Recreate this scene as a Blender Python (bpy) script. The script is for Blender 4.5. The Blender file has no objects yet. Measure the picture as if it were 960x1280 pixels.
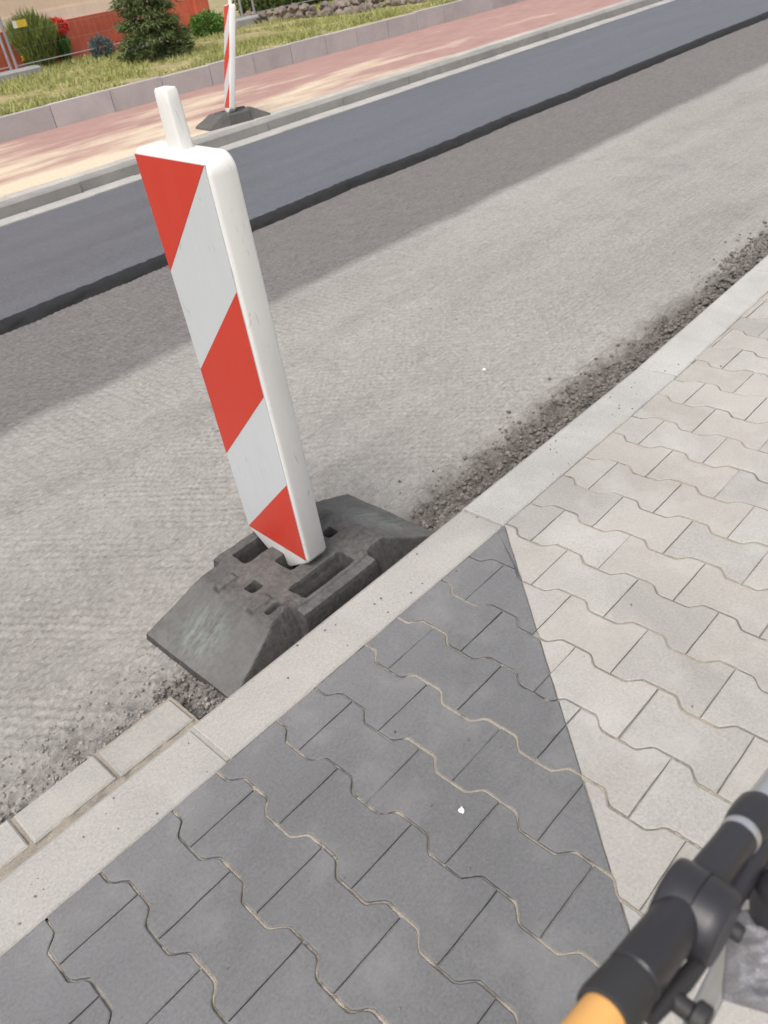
import bpy, bmesh, math, random
import numpy as np
from mathutils import Vector, Matrix, noise as mnoise

random.seed(7)
rng = np.random.default_rng(7)
scn = bpy.context.scene
col = scn.collection
R_ = math.radians

# ------------------------------------------------------------------ camera
# world: X along the near kerb, Y across the road, Z up; origin in the paving near the kerb
CAM = Vector((-1.4254, -0.9851, 1.3448))
RIGHT = Vector((0.68005, -0.72047, -0.13587))
DOWN = Vector((-0.50487, -0.32580, -0.79935))
FWD = Vector((0.53164, 0.61219, -0.58530))
FPX = 995.5                                   # focal length in pixels of the 960 x 1280 photograph
cd = bpy.data.cameras.new('camera')
cam = bpy.data.objects.new('camera', cd)
col.objects.link(cam)
m = Matrix((RIGHT, -DOWN, -FWD)).transposed().to_4x4()
m.translation = CAM
cam.matrix_world = m
cd.sensor_fit = 'VERTICAL'
cd.sensor_height = 36.0
cd.lens = FPX / 1280 * 36.0
cd.clip_start = 0.02
cd.clip_end = 2000
cd.dof.use_dof = True
cd.dof.focus_distance = 1.55
cd.dof.aperture_fstop = 11.0
scn.camera = cam

# ------------------------------------------------------------------ sky, sun, exposure
SUN_EL, SUN_AZ = 60.0, 203.0                  # azimuth of the sun, degrees from +X towards +Y
w = bpy.data.worlds.new('World')
scn.world = w
w.use_nodes = True
nt = w.node_tree
sky = nt.nodes.new('ShaderNodeTexSky')
sky.sky_type = 'NISHITA'
sky.sun_disc = False
sky.sun_elevation = R_(SUN_EL)
sky.sun_rotation = R_(90.0 - SUN_AZ)
sky.air_density = 1.0
sky.dust_density = 4.0
hs = nt.nodes.new('ShaderNodeHueSaturation')  # veiled white overcast
hs.inputs['Saturation'].default_value = 0.28
nt.links.new(sky.outputs[0], hs.inputs['Color'])
nt.links.new(hs.outputs[0], nt.nodes['Background'].inputs[0])
nt.nodes['Background'].inputs[1].default_value = 0.13
sd = bpy.data.lights.new('sun', 'SUN')
sd.energy = 1.4
sd.angle = R_(35)
sd.color = (1.0, 0.94, 0.86)
sun = bpy.data.objects.new('sun', sd)
col.objects.link(sun)
sdir = Vector((math.cos(R_(SUN_EL)) * math.cos(R_(SUN_AZ)), math.cos(R_(SUN_EL)) * math.sin(R_(SUN_AZ)), math.sin(R_(SUN_EL))))
sun.rotation_euler = sdir.to_track_quat('Z', 'Y').to_euler()
sun.location = sdir * 30
vs = scn.view_settings
vs.view_transform = 'Standard'
vs.look = 'None'
vs.exposure = 0.56
vs.gamma = 1.0
vs.use_curve_mapping = False


def ray(px, py):
    return RIGHT * ((px - 480) / FPX) + DOWN * ((py - 640) / FPX) + FWD


def onz(px, py, z=0.0):
    d = ray(px, py)
    return CAM + d * ((z - CAM.z) / d.z)


def ony(px, py, y):
    d = ray(px, py)
    return CAM + d * ((y - CAM.y) / d.y)


def atd(px, py, dist):
    return CAM + ray(px, py).normalized() * dist


def proj(p):
    v = Vector(p) - CAM
    z = v.dot(FWD)
    return (480 + FPX * v.dot(RIGHT) / z, 640 + FPX * v.dot(DOWN) / z) if z > 0.01 else (-9999, -9999)


# ------------------------------------------------------------------ materials
class NT:
    def __init__(s, name):
        s.m = bpy.data.materials.new(name)
        s.m.use_nodes = True
        s.t = s.m.node_tree
        s.b = s.t.nodes['Principled BSDF']
        g = s.t.nodes.new('ShaderNodeNewGeometry')
        s.pos = g.outputs['Position']
        s.nrm = g.outputs['Normal']

    def n(s, typ, ins=None, **kw):
        q = s.t.nodes.new(typ)
        for k, v in kw.items():
            setattr(q, k, v)
        for k, v in (ins or {}).items():
            if isinstance(v, bpy.types.NodeSocket):
                s.t.links.new(v, q.inputs[k])
            else:
                q.inputs[k].default_value = v
        return q

    def noise(s, scale, detail=4, rough=0.55, vec=None, dist=0.0, sc3=None):
        v = vec or s.pos
        if sc3:
            v = s.n('ShaderNodeMapping', {'Vector': v, 'Scale': sc3}).outputs[0]
        return s.n('ShaderNodeTexNoise', {'Vector': v, 'Scale': scale, 'Detail': detail, 'Roughness': rough, 'Distortion': dist}).outputs[0]

    def ramp(s, fac, stops):
        r = s.n('ShaderNodeValToRGB', {'Fac': fac})
        e = r.color_ramp.elements
        while len(e) < len(stops):
            e.new(0.5)
        for i, (p, c) in enumerate(stops):
            e[i].position = p
            e[i].color = (c[0], c[1], c[2], 1) if not isinstance(c, (int, float)) else (c, c, c, 1)
        return r.outputs[0]

    def mix(s, fac, a, b, mode='MIX'):
        q = s.n('ShaderNodeMix', data_type='RGBA', blend_type=mode)
        for i, v in ((0, fac), (6, a), (7, b)):
            if isinstance(v, bpy.types.NodeSocket):
                s.t.links.new(v, q.inputs[i])
            elif isinstance(v, (int, float)):
                q.inputs[i].default_value = v if i == 0 else (v, v, v, 1)
            else:
                q.inputs[i].default_value = (*v, 1)
        return q.outputs[2]

    def math(s, op, a, b=0.0):
        q = s.n('ShaderNodeMath', operation=op)
        for i, v in ((0, a), (1, b)):
            if isinstance(v, bpy.types.NodeSocket):
                s.t.links.new(v, q.inputs[i])
            else:
                q.inputs[i].default_value = v
        return q.outputs[0]

    def sep(s, v=None):
        return s.n('ShaderNodeSeparateXYZ', {0: v or s.pos}).outputs

    def rnd(s):
        return s.n('ShaderNodeObjectInfo').outputs['Random']

    def bump(s, h, strength=0.4, dist=0.01, prev=None):
        ins = {'Height': h, 'Strength': strength, 'Distance': dist}
        if prev:
            ins['Normal'] = prev
        return s.n('ShaderNodeBump', ins).outputs[0]

    def out(s, color=None, rough=None, normal=None, metal=None, spec=None):
        for k, v in (('Base Color', color), ('Roughness', rough), ('Normal', normal), ('Metallic', metal), ('Specular IOR Level', spec)):
            if v is None:
                continue
            if isinstance(v, bpy.types.NodeSocket):
                s.t.links.new(v, s.b.inputs[k])
            elif isinstance(v, (int, float)):
                s.b.inputs[k].default_value = v
            else:
                s.b.inputs[k].default_value = (*v, 1)
        return s.m


def concrete(name, c, var=0.18, dust=None, rough=0.9, rnd=0.12, pits=0.5, hue=None):
    k = NT(name)
    big = k.noise(3.2, 4)
    fine = k.noise(160, 4, 0.7)
    grain = k.noise(650, 2, 0.6)
    a = tuple(x * (1 - var) for x in c)
    b = tuple(min(1, x * (1 + var)) for x in c)
    o = k.ramp(big, [(0.3, a), (0.7, b)])
    o = k.mix(0.45, o, k.ramp(fine, [(0.3, tuple(x * 0.60 for x in c)), (0.7, tuple(min(1, x * 1.3) for x in c))]))
    if rnd:
        r = k.rnd()
        o = k.mix(1.0, o, k.ramp(r, [(0.0, 1 - rnd), (1.0, 1.0 + 0.0)]), 'MULTIPLY')
        if hue:
            r2 = k.math('FRACT', k.math('MULTIPLY', r, 7.31))
            o = k.mix(k.math('MULTIPLY', r2, 0.32), o, hue)
    if dust:
        dn = k.noise(5.5, 5, 0.65)
        o = k.mix(k.ramp(dn, [(0.5, 0.0), (0.78, 0.55)]), o, dust)
    st_ = k.noise(1.7, 6, 0.7, dist=0.6)
    o = k.mix(1.0, o, k.ramp(st_, [(0.32, 0.84), (0.55, 1.0), (0.75, 1.06)]), 'MULTIPLY')
    pn = k.n('ShaderNodeTexVoronoi', {'Vector': k.pos, 'Scale': 95.0}).outputs[0]
    o = k.mix(k.ramp(pn, [(0.05, pits), (0.16, 0.0)]), o, tuple(x * 0.5 for x in c))
    nb = k.bump(grain, 0.25, 0.0012)
    nb = k.bump(fine, 0.35, 0.002, nb)
    return k.out(o, rough, nb)


def plain(name, c, rough=0.5, metal=0.0, var=0.1, scale=12, bump=0.0, spec=0.5, bscale=300):
    k = NT(name)
    f = k.noise(scale, 4)
    o = k.ramp(f, [(0.3, tuple(x * (1 - var) for x in c)), (0.7, tuple(min(1, x * (1 + var)) for x in c))])
    nb = k.bump(k.noise(bscale, 3), bump, 0.001) if bump else None
    rr = k.ramp(k.noise(scale * 2.3, 3), [(0.3, max(0, rough - 0.06)), (0.7, min(1, rough + 0.08))])
    return k.out(o, rr, nb, metal, spec)


M = {}
M['paver_light'] = concrete('pale_concrete_paver', (0.405, 0.390, 0.365), 0.10, (0.50, 0.49, 0.47), rnd=0.17, hue=(0.42, 0.38, 0.34))
M['paver_dark'] = concrete('grey_concrete_paver', (0.166, 0.166, 0.171), 0.08, (0.27, 0.265, 0.26), rnd=0.08, pits=0.2)
M['kerb'] = concrete('kerb_concrete', (0.375, 0.358, 0.335), 0.08, (0.43, 0.415, 0.39), rnd=0.08, pits=0.6)
M['kerb_dusty'] = concrete('dusty_kerb_concrete', (0.43, 0.42, 0.405), 0.08, (0.52, 0.51, 0.50), rnd=0.06, pits=0.3)
M['gutter'] = concrete('gutter_concrete', (0.365, 0.35, 0.328), 0.10, (0.43, 0.40, 0.35), rnd=0.12)
M['kerb_far'] = concrete('far_kerb_concrete', (0.30, 0.29, 0.275), 0.10, (0.37, 0.35, 0.32), rnd=0.12)  # greyer than gutter and edging: shade of its road face put into the colour
M['gutter_far'] = concrete('far_gutter_concrete', (0.43, 0.415, 0.395), 0.10, (0.50, 0.47, 0.42), rnd=0.12)
M['slab'] = concrete('retaining_slab_concrete', (0.46, 0.43, 0.425), 0.06, None, rnd=0.16, pits=0.2)
M['edging'] = concrete('edging_concrete', (0.46, 0.435, 0.40), 0.12, None, rnd=0.15)
M['footblock'] = concrete('fence_foot_concrete', (0.33, 0.33, 0.33), 0.15, None)


def mk_sand():
    k = NT('joint_sand')
    a = k.noise(9, 4, 0.7)
    f = k.noise(500, 3, 0.7)
    o = k.ramp(a, [(0.35, (0.20, 0.195, 0.185)), (0.62, (0.36, 0.325, 0.275))])
    o = k.mix(0.5, o, k.ramp(f, [(0.3, (0.15, 0.13, 0.105)), (0.7, (0.52, 0.45, 0.35))]))
    return k.out(o, 0.95, k.bump(f, 0.8, 0.003))


M['sand'] = mk_sand()
M['bed'] = plain('bedding_dirt', (0.27, 0.255, 0.235), 0.95, var=0.3, scale=60, bump=0.6)


def mk_milled():
    k = NT('milled_asphalt')
    x, y, z = k.sep()[0:3]
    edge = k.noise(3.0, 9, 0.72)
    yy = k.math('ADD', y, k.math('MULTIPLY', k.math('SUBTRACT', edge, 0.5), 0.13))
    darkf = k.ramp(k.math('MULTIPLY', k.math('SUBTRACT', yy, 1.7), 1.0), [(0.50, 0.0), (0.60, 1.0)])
    fine = k.noise(120, 5, 0.75)
    mid = k.noise(22, 4, 0.6, sc3=(0.5, 1.6, 1))
    big = k.noise(1.3, 4, 0.6, sc3=(0.35, 1.3, 1))
    lightc = k.ramp(fine, [(0.25, (0.175, 0.162, 0.150)), (0.5, (0.335, 0.318, 0.298)), (0.75, (0.47, 0.45, 0.43))])
    lightc = k.mix(0.5, lightc, k.ramp(big, [(0.3, (0.28, 0.264, 0.248)), (0.7, (0.385, 0.368, 0.348))]))
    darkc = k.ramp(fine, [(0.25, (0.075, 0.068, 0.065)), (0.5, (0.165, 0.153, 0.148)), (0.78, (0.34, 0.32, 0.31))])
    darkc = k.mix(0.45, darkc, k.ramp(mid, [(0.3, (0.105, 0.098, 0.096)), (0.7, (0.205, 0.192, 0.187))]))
    tr = k.noise(1.0, 5, 0.65, sc3=(0.22, 2.6, 1))
    lightc = k.mix(1.0, lightc, k.ramp(tr, [(0.3, 0.86), (0.5, 1.0), (0.72, 1.07)]), 'MULTIPLY')
    pt = k.noise(3.4, 6, 0.7)
    lightc = k.mix(1.0, lightc, k.ramp(pt, [(0.30, 0.86), (0.5, 1.0)]), 'MULTIPLY')
    agg = k.n('ShaderNodeTexVoronoi', {'Vector': k.pos, 'Scale': 75.0}).outputs[1]
    agg = k.ramp(agg, [(0.15, 0.15), (0.85, 0.95)])
    lightc = k.mix(0.10, lightc, k.mix(1.0, agg, (0.66, 0.63, 0.60), 'MULTIPLY'))
    darkc = k.mix(0.12, darkc, k.mix(1.0, agg, (0.45, 0.43, 0.42), 'MULTIPLY'))
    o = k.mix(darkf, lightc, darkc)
    # broken, tarry strip along the kerb; relief shade beside the gutter painted in too
    brk = k.math('ADD', y, k.math('MULTIPLY', k.math('SUBTRACT', k.noise(7, 5, 0.7), 0.5), 0.22))
    bf = k.math('MULTIPLY', k.ramp(brk, [(0.41, 1.0), (0.54, 0.0)]), k.ramp(k.math('ADD', x, 0.6), [(0.25, 0.62), (0.5, 1.0)]))
    o = k.mix(bf, o, k.ramp(fine, [(0.3, (0.055, 0.048, 0.044)), (0.7, (0.21, 0.19, 0.175))]))
    # pits of the cutting teeth: short gouges lying obliquely, in rows along the road
    mp = k.n('ShaderNodeMapping', {'Vector': k.pos, 'Scale': (26, 62, 1), 'Rotation': (0, 0, R_(-17))}).outputs[0]
    gouge = k.n('ShaderNodeTexVoronoi', {'Vector': mp, 'Scale': 1.0, 'Randomness': 0.55}).outputs[0]
    wv = k.n('ShaderNodeTexWave', {'Vector': k.pos, 'Scale': 12.0, 'Distortion': 3.0, 'Detail': 2.0}, bands_direction='Y').outputs[1]
    nb = k.bump(gouge, 0.8, 0.009)
    nb = k.bump(fine, 0.75, 0.006, nb)
    nb = k.bump(wv, 0.18, 0.004, nb)
    o = k.mix(k.math('MULTIPLY', k.ramp(gouge, [(0.0, 1.0), (0.45, 0.0)]), 0.28), o, (0.11, 0.10, 0.092))
    return k.out(o, 0.95, nb, spec=0.25)


M['milled'] = mk_milled()


def mk_asphalt(name, lo, hi, rough, bs):
    k = NT(name)
    f = k.noise(210, 4, 0.75)
    g = k.noise(2.0, 4, 0.6, sc3=(0.3, 1.5, 1))
    o = k.ramp(f, [(0.3, lo), (0.72, hi)])
    o = k.mix(0.35, o, k.ramp(g, [(0.3, tuple(x * 1.05 for x in lo)), (0.7, tuple(x * 0.95 for x in hi))]))
    ag = k.n('ShaderNodeTexVoronoi', {'Vector': k.pos, 'Scale': 110.0}).outputs[1]
    o = k.mix(0.22, o, k.mix(1.0, k.ramp(ag, [(0.15, 0.15), (0.85, 0.95)]), tuple(x * 1.7 for x in hi), 'MULTIPLY'))
    ro = k.noise(1.0, 5, 0.6, sc3=(0.12, 3.5, 1))
    o = k.mix(1.0, o, k.ramp(ro, [(0.3, 0.86), (0.7, 1.08)]), 'MULTIPLY')
    rr = k.ramp(ro, [(0.3, rough - 0.07), (0.7, rough + 0.08)])
    return k.out(o, rr, k.bump(f, bs, 0.004), spec=0.6)


M['asphalt'] = mk_asphalt('fresh_rolled_asphalt', (0.072, 0.075, 0.089), (0.130, 0.134, 0.153), 0.5, 0.35)
M['asphalt_edge'] = mk_asphalt('loose_bitumen_edge', (0.004, 0.004, 0.005), (0.022, 0.022, 0.025), 0.9, 1.0)  # loose dark bitumen, with the shade of the upright face added to its colour
M['stone_pale'] = plain('dusty_rubble', (0.27, 0.25, 0.232), 0.95, var=0.4, scale=45, bump=0.6)
M['stone_dark'] = plain('milled_rubble', (0.155, 0.14, 0.128), 0.95, var=0.55, scale=45, bump=0.6)


def mk_red():
    k = NT('red_footway_paving')
    br = k.n('ShaderNodeTexBrick', {'Vector': k.pos, 'Color1': (0.315, 0.178, 0.155, 1), 'Color2': (0.385, 0.23, 0.203, 1), 'Mortar': (0.28, 0.20, 0.17, 1),
                                    'Scale': 1.0, 'Mortar Size': 0.004, 'Brick Width': 0.2, 'Row Height': 0.1})
    o = br.outputs[0]
    o = k.mix(0.35, o, k.ramp(k.noise(1.6, 4), [(0.3, (0.315, 0.185, 0.163)), (0.7, (0.40, 0.25, 0.22))]))
    # fine sand swept over the paving, drifting along the road
    x, y, z = k.sep()[0:3]
    dn = k.noise(1.0, 6, 0.62, sc3=(0.55, 1.9, 1))
    near = k.math('SUBTRACT', 0.36, k.math('MULTIPLY', k.math('SUBTRACT', y, 5.9), 0.125))
    left = k.math('SUBTRACT', 0.10, k.math('MULTIPLY', k.math('SUBTRACT', x, 1.5), 0.05))
    v = k.math('ADD', dn, k.math('MULTIPLY', k.math('ADD', near, left), 0.62))
    o = k.mix(k.ramp(v, [(0.56, 0.0), (0.78, 0.9)]), o, k.ramp(k.noise(30, 3), [(0.3, (0.60, 0.50, 0.36)), (0.7, (0.68, 0.585, 0.45))]))
    return k.out(o, 0.92, k.bump(br.outputs[1], -0.4, 0.003))


M['red'] = mk_red()
M['white_plastic'] = plain('white_plastic', (0.73, 0.722, 0.705), 0.42, var=0.035, scale=7, bump=0.06)


def grimy(name, c, rough, amt, dirt=(0.33, 0.30, 0.26)):
    k = NT(name)
    oc = k.n('ShaderNodeTexCoord').outputs['Object']
    o = k.ramp(k.noise(3, 4, vec=oc), [(0.3, tuple(x * 0.965 for x in c)), (0.7, tuple(min(1, x * 1.03) for x in c))])
    film = k.noise(9, 6, 0.7, vec=oc, sc3=(1.6, 1.6, 0.45))
    o = k.mix(k.ramp(film, [(0.48, 0.0), (0.80, amt)]), o, dirt)
    low = k.ramp(k.sep(oc)[2], [(0.0, amt * 0.9), (0.22, 0.0)])
    o = k.mix(k.math('MULTIPLY', low, k.ramp(k.noise(30, 5, 0.7, vec=oc), [(0.35, 0.2), (0.65, 1.0)])), o, dirt)
    scr = k.noise(5, 3, 0.6, vec=oc, sc3=(9, 9, 2.2), dist=1.2)
    o = k.mix(k.ramp(scr, [(0.655, 0.0), (0.70, 0.42 * min(1, amt * 4))]), o, tuple(x * 0.45 for x in dirt))
    spk = k.n('ShaderNodeTexVoronoi', {'Vector': oc, 'Scale': 55.0}).outputs[0]
    o = k.mix(k.ramp(spk, [(0.03, 0.35), (0.07, 0.0)]), o, tuple(x * 0.5 for x in dirt))
    rr = k.ramp(film, [(0.35, rough), (0.7, rough + 0.2)])
    return k.out(o, rr, k.bump(k.noise(260, 2, vec=oc), 0.05, 0.0006))


M['white_plastic'] = grimy('white_plastic', (0.73, 0.722, 0.705), 0.42, 0.16)


M['sheet_white'] = grimy('white_reflective_sheet', (0.525, 0.55, 0.565), 0.36, 0.14)


M['sheet_red'] = grimy('red_reflective_sheet', (0.53, 0.036, 0.018), 0.42, 0.10, (0.40, 0.16, 0.12))


def mk_rubber():
    k = NT('recycled_rubber')
    f = k.noise(70, 5, 0.7)
    b = k.noise(7, 5, 0.65)
    o = k.ramp(f, [(0.3, (0.040, 0.038, 0.037)), (0.7, (0.082, 0.078, 0.075))])
    up = k.sep(k.nrm)[2]
    du = k.math('MULTIPLY', k.ramp(up, [(0.55, 0.0), (0.92, 1.0)]), k.ramp(b, [(0.32, 0.1), (0.66, 0.7)]))
    o = k.mix(du, o, k.ramp(f, [(0.3, (0.115, 0.110, 0.107)), (0.7, (0.19, 0.180, 0.172))]))
    oc = k.n('ShaderNodeTexCoord').outputs['Object']
    ox, oy, oz = k.sep(oc)[0:3]
    # scraped pale green paint on both ramps
    ax = k.math('ABSOLUTE', ox)
    pm = k.math('MULTIPLY', k.ramp(k.math('ABSOLUTE', k.math('SUBTRACT', ax, 0.305)), [(0.03, 1.0), (0.085, 0.0)]),
                k.ramp(k.math('ABSOLUTE', k.math('ADD', k.math('MULTIPLY', oy, 1.0), k.math('MULTIPLY', ox, 0.08))), [(0.035, 1.0), (0.11, 0.0)]))
    sc = k.noise(26, 5, 0.75, vec=oc, sc3=(0.6, 2.2, 1))
    o = k.mix(k.math('MULTIPLY', pm, k.ramp(sc, [(0.42, 0.0), (0.72, 0.8)])), o, (0.27, 0.33, 0.30))
    o = k.mix(k.math('MULTIPLY', k.math('MULTIPLY', k.ramp(ax, [(0.19, 0.0), (0.23, 0.45)]), k.ramp(b, [(0.3, 0.4), (0.6, 1.0)])), k.ramp(up, [(0.6, 0.0), (0.85, 1.0)])), o, (0.165, 0.165, 0.160))
    bw = k.noise(16, 4, vec=oc)
    o = k.mix(k.ramp(bw, [(0.62, 0.0), (0.76, 0.55)]), o, (0.24, 0.195, 0.15))
    nb = k.bump(f, 0.55, 0.004)
    return k.out(o, 0.8, nb, spec=0.3)


M['rubber'] = mk_rubber()
M['black_plastic'] = plain('black_plastic', (0.027, 0.026, 0.031), 0.36, var=0.12, scale=20, bump=0.12, spec=0.5, bscale=900)
M['black_soft'] = plain('black_soft_plastic', (0.030, 0.029, 0.031), 0.55, var=0.12, scale=20, bump=0.1, bscale=900)
M['seam'] = plain('seam_black', (0.004, 0.004, 0.004), 0.8)
M['silver'] = plain('anodised_aluminium', (0.62, 0.63, 0.65), 0.33, 0.85, var=0.05, scale=30)
M['steel'] = plain('galvanised_steel', (0.36, 0.36, 0.38), 0.55, 0.5, var=0.12, scale=9)
M['grip'] = plain('tan_orange_grip', (0.80, 0.42, 0.13), 0.5, var=0.06, scale=25, bump=0.15)


def mk_fabric():
    k = NT('grey_melange_fabric')
    f = k.noise(900, 2, 0.7)
    g = k.noise(60, 4, 0.7)
    o = k.ramp(f, [(0.35, (0.16, 0.16, 0.175)), (0.65, (0.40, 0.40, 0.43))])
    o = k.mix(0.4, o, k.ramp(g, [(0.3, (0.13, 0.13, 0.14)), (0.7, (0.32, 0.315, 0.325))]))
    return k.out(o, 0.95, k.bump(f, 0.5, 0.001), spec=0.2)


M['fabric'] = mk_fabric()
M['tyre'] = plain('tyre_rubber', (0.03, 0.03, 0.03), 0.85, bump=0.3)
M['soil'] = plain('dry_soil_and_thatch', (0.30, 0.25, 0.125), 0.95, var=0.35, scale=6, bump=0.5, bscale=60)
M['wall_red'] = plain('dark_red_plinth_render', (0.40, 0.085, 0.046), 0.85, var=0.14, scale=5, bump=0.4)
M['terracotta'] = plain('terracotta_render', (0.55, 0.115, 0.06), 0.8, var=0.14, scale=6, bump=0.4)
M['cream'] = plain('cream_render', (0.74, 0.57, 0.42), 0.9, var=0.05, scale=5, bump=0.3)
M['cream_band'] = plain('pale_cream_band', (0.76, 0.62, 0.50), 0.9, var=0.05, scale=5, bump=0.3)
M['rooftile'] = plain('roof_tile', (0.25, 0.08, 0.05), 0.8, var=0.2, scale=5)
M['rock'] = plain('field_stone', (0.20, 0.165, 0.14), 0.95, var=0.45, scale=5, bump=0.7, bscale=60)
M['bark'] = plain('bark', (0.10, 0.07, 0.05), 0.95, var=0.3, scale=40, bump=0.6)
M['flower'] = plain('red_petals', (0.62, 0.03, 0.022), 0.6, var=0.25, scale=40)
M['flower_y'] = plain('yellow_petals', (0.60, 0.36, 0.03), 0.6, var=0.2, scale=40)
M['label_yellow'] = plain('yellow_plastic_tag', (0.62, 0.44, 0.05), 0.5, var=0.2, scale=60)
M['white_stone'] = plain('white_stone', (0.78, 0.78, 0.77), 0.7, var=0.06, scale=80)
M['pot'] = plain('grey_pot', (0.10, 0.10, 0.10), 0.7)


def leafmat(name, lo, hi, tr=0.15):
    k = NT(name)
    f = k.noise(7, 4, 0.7)
    r = k.noise(60, 3)
    o = k.mix(0.5, k.ramp(f, [(0.3, lo), (0.7, hi)]), k.ramp(r, [(0.3, lo), (0.7, hi)]))
    k.b.inputs['Transmission Weight'].default_value = 0.0
    k.b.inputs['Subsurface Weight'].default_value = 0.0
    return k.out(o, 0.65, None, spec=0.3)


M['grass'] = leafmat('meadow_grass', (0.15, 0.20, 0.045), (0.50, 0.47, 0.20))
M['needle'] = leafmat('conifer_needles', (0.050, 0.078, 0.028), (0.17, 0.215, 0.080))
M['broom'] = leafmat('upright_shrub_leaf', (0.07, 0.11, 0.025), (0.25, 0.29, 0.07))
M['bush'] = leafmat('round_bush_leaf', (0.05, 0.12, 0.02), (0.14, 0.28, 0.055))
M['bluegreen'] = leafmat('blue_green_needles', (0.05, 0.08, 0.075), (0.13, 0.18, 0.18))
M['hedge'] = leafmat('hedge_leaf', (0.05, 0.09, 0.018), (0.15, 0.20, 0.045))


# ------------------------------------------------------------------ mesh helpers
class MB:
    def __init__(s):
        s.v, s.f, s.mi = [], [], []

    def add(s, vs, fs, mi=0):
        o = len(s.v)
        s.v += [tuple(p) for p in vs]
        s.f += [tuple(i + o for i in f) for f in fs]
        s.mi += [mi] * len(fs)

    def box(s, x0, x1, y0, y1, z0, z1, mi=0):
        s.add([(x0, y0, z0), (x1, y0, z0), (x1, y1, z0), (x0, y1, z0), (x0, y0, z1), (x1, y0, z1), (x1, y1, z1), (x0, y1, z1)],
              [(0, 3, 2, 1), (4, 5, 6, 7), (0, 1, 5, 4), (1, 2, 6, 5), (2, 3, 7, 6), (3, 0, 4, 7)], mi)

    def cbox(s, x0, x1, y0, y1, z0, z1, c):
        """box whose top edges are chamfered by c"""
        lo = [(x0, y0), (x1, y0), (x1, y1), (x0, y1)]
        hi = [(x0 + c, y0 + c), (x1 - c, y0 + c), (x1 - c, y1 - c), (x0 + c, y1 - c)]
        vs = [(*p, z0) for p in lo] + [(*p, z1 - c) for p in lo] + [(*p, z1) for p in hi]
        fs = [(0, 3, 2, 1), (8, 9, 10, 11)]
        for i in range(4):
            j = (i + 1) % 4
            fs += [(i, j, j + 4, i + 4), (i + 4, j + 4, j + 8, i + 8)]
        s.add(vs, fs)

    def tube(s, pts, radii, seg=16, cap=True, sx=1.0, ref=None):
        pts = [Vector(p) for p in pts]
        if isinstance(radii, (int, float)):
            radii = [radii] * len(pts)
        o = len(s.v)
        n = len(pts)
        for i, p in enumerate(pts):
            t = (pts[min(i + 1, n - 1)] - pts[max(i - 1, 0)]).normalized()
            a = Vector(ref) if ref else (Vector((0, 0, 1)) if abs(t.z) < 0.9 else Vector((1, 0, 0)))
            u = t.cross(a).normalized()
            v = u.cross(t)
            for k in range(seg):
                th = 2 * math.pi * k / seg
                s.v.append(tuple(p + u * (math.cos(th) * radii[i] * sx) + v * (math.sin(th) * radii[i])))
        for i in range(n - 1):
            for k in range(seg):
                k2 = (k + 1) % seg
                s.f.append((o + i * seg + k, o + i * seg + k2, o + (i + 1) * seg + k2, o + (i + 1) * seg + k))
                s.mi.append(0)
        if cap:
            s.f.append(tuple(o + k for k in range(seg - 1, -1, -1)))
            s.f.append(tuple(o + (n - 1) * seg + k for k in range(seg)))
            s.mi += [0, 0]

    def build(s, name, mat, parent=None, smooth=False, mat2=None, sharp=None):
        me = bpy.data.meshes.new(name)
        me.from_pydata(s.v, [], s.f)
        me.materials.append(mat)
        if mat2:
            me.materials.append(mat2)
            me.polygons.foreach_set('material_index', s.mi)
        if smooth:
            me.polygons.foreach_set('use_smooth', [True] * len(me.polygons))
            if sharp:
                bm = bmesh.new()
                bm.from_mesh(me)
                for e in bm.edges:
                    if len(e.link_faces) == 2 and e.calc_face_angle(0) > R_(sharp):
                        e.smooth = False
                bm.to_mesh(me)
                bm.free()
        me.update()
        return link(name, me, parent)


def link(name, me, parent=None):
    o = bpy.data.objects.new(name, me)
    col.objects.link(o)
    if parent:
        o.parent = parent
    return o


def empty(name, loc=(0, 0, 0)):
    o = bpy.data.objects.new(name, None)
    o.empty_display_size = 0.05
    col.objects.link(o)
    o.location = loc
    return o


def tag(o, label, cat, group=None):
    o['label'] = label
    o['category'] = cat
    if group:
        o['group'] = group
    return o


def struct(o):
    o['kind'] = 'structure'
    return o


def grid(name, X, Y, Z, mat, parent=None, smooth=True):
    """heightfield over a tensor grid; Z has shape (len(Y), len(X)); X and Y may be 2-D"""
    if X.ndim == 1:
        X, Y = np.meshgrid(X, Y)
    ny, nx = Z.shape
    co = np.stack([X, Y, Z], -1).reshape(-1, 3).astype(np.float32)
    idx = np.arange(ny * nx).reshape(ny, nx)
    q = np.stack([idx[:-1, :-1], idx[:-1, 1:], idx[1:, 1:], idx[1:, :-1]], -1).reshape(-1, 4)
    me = bpy.data.meshes.new(name)
    me.vertices.add(len(co))
    me.vertices.foreach_set('co', co.ravel())
    me.loops.add(q.size)
    me.loops.foreach_set('vertex_index', q.ravel().astype(np.int32))
    me.polygons.add(len(q))
    me.polygons.foreach_set('loop_start', np.arange(0, q.size, 4, dtype=np.int32))
    me.polygons.foreach_set('use_smooth', np.full(len(q), smooth))
    me.materials.append(mat)
    me.update(calc_edges=True)
    me.validate()
    return link(name, me, parent)


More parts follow.
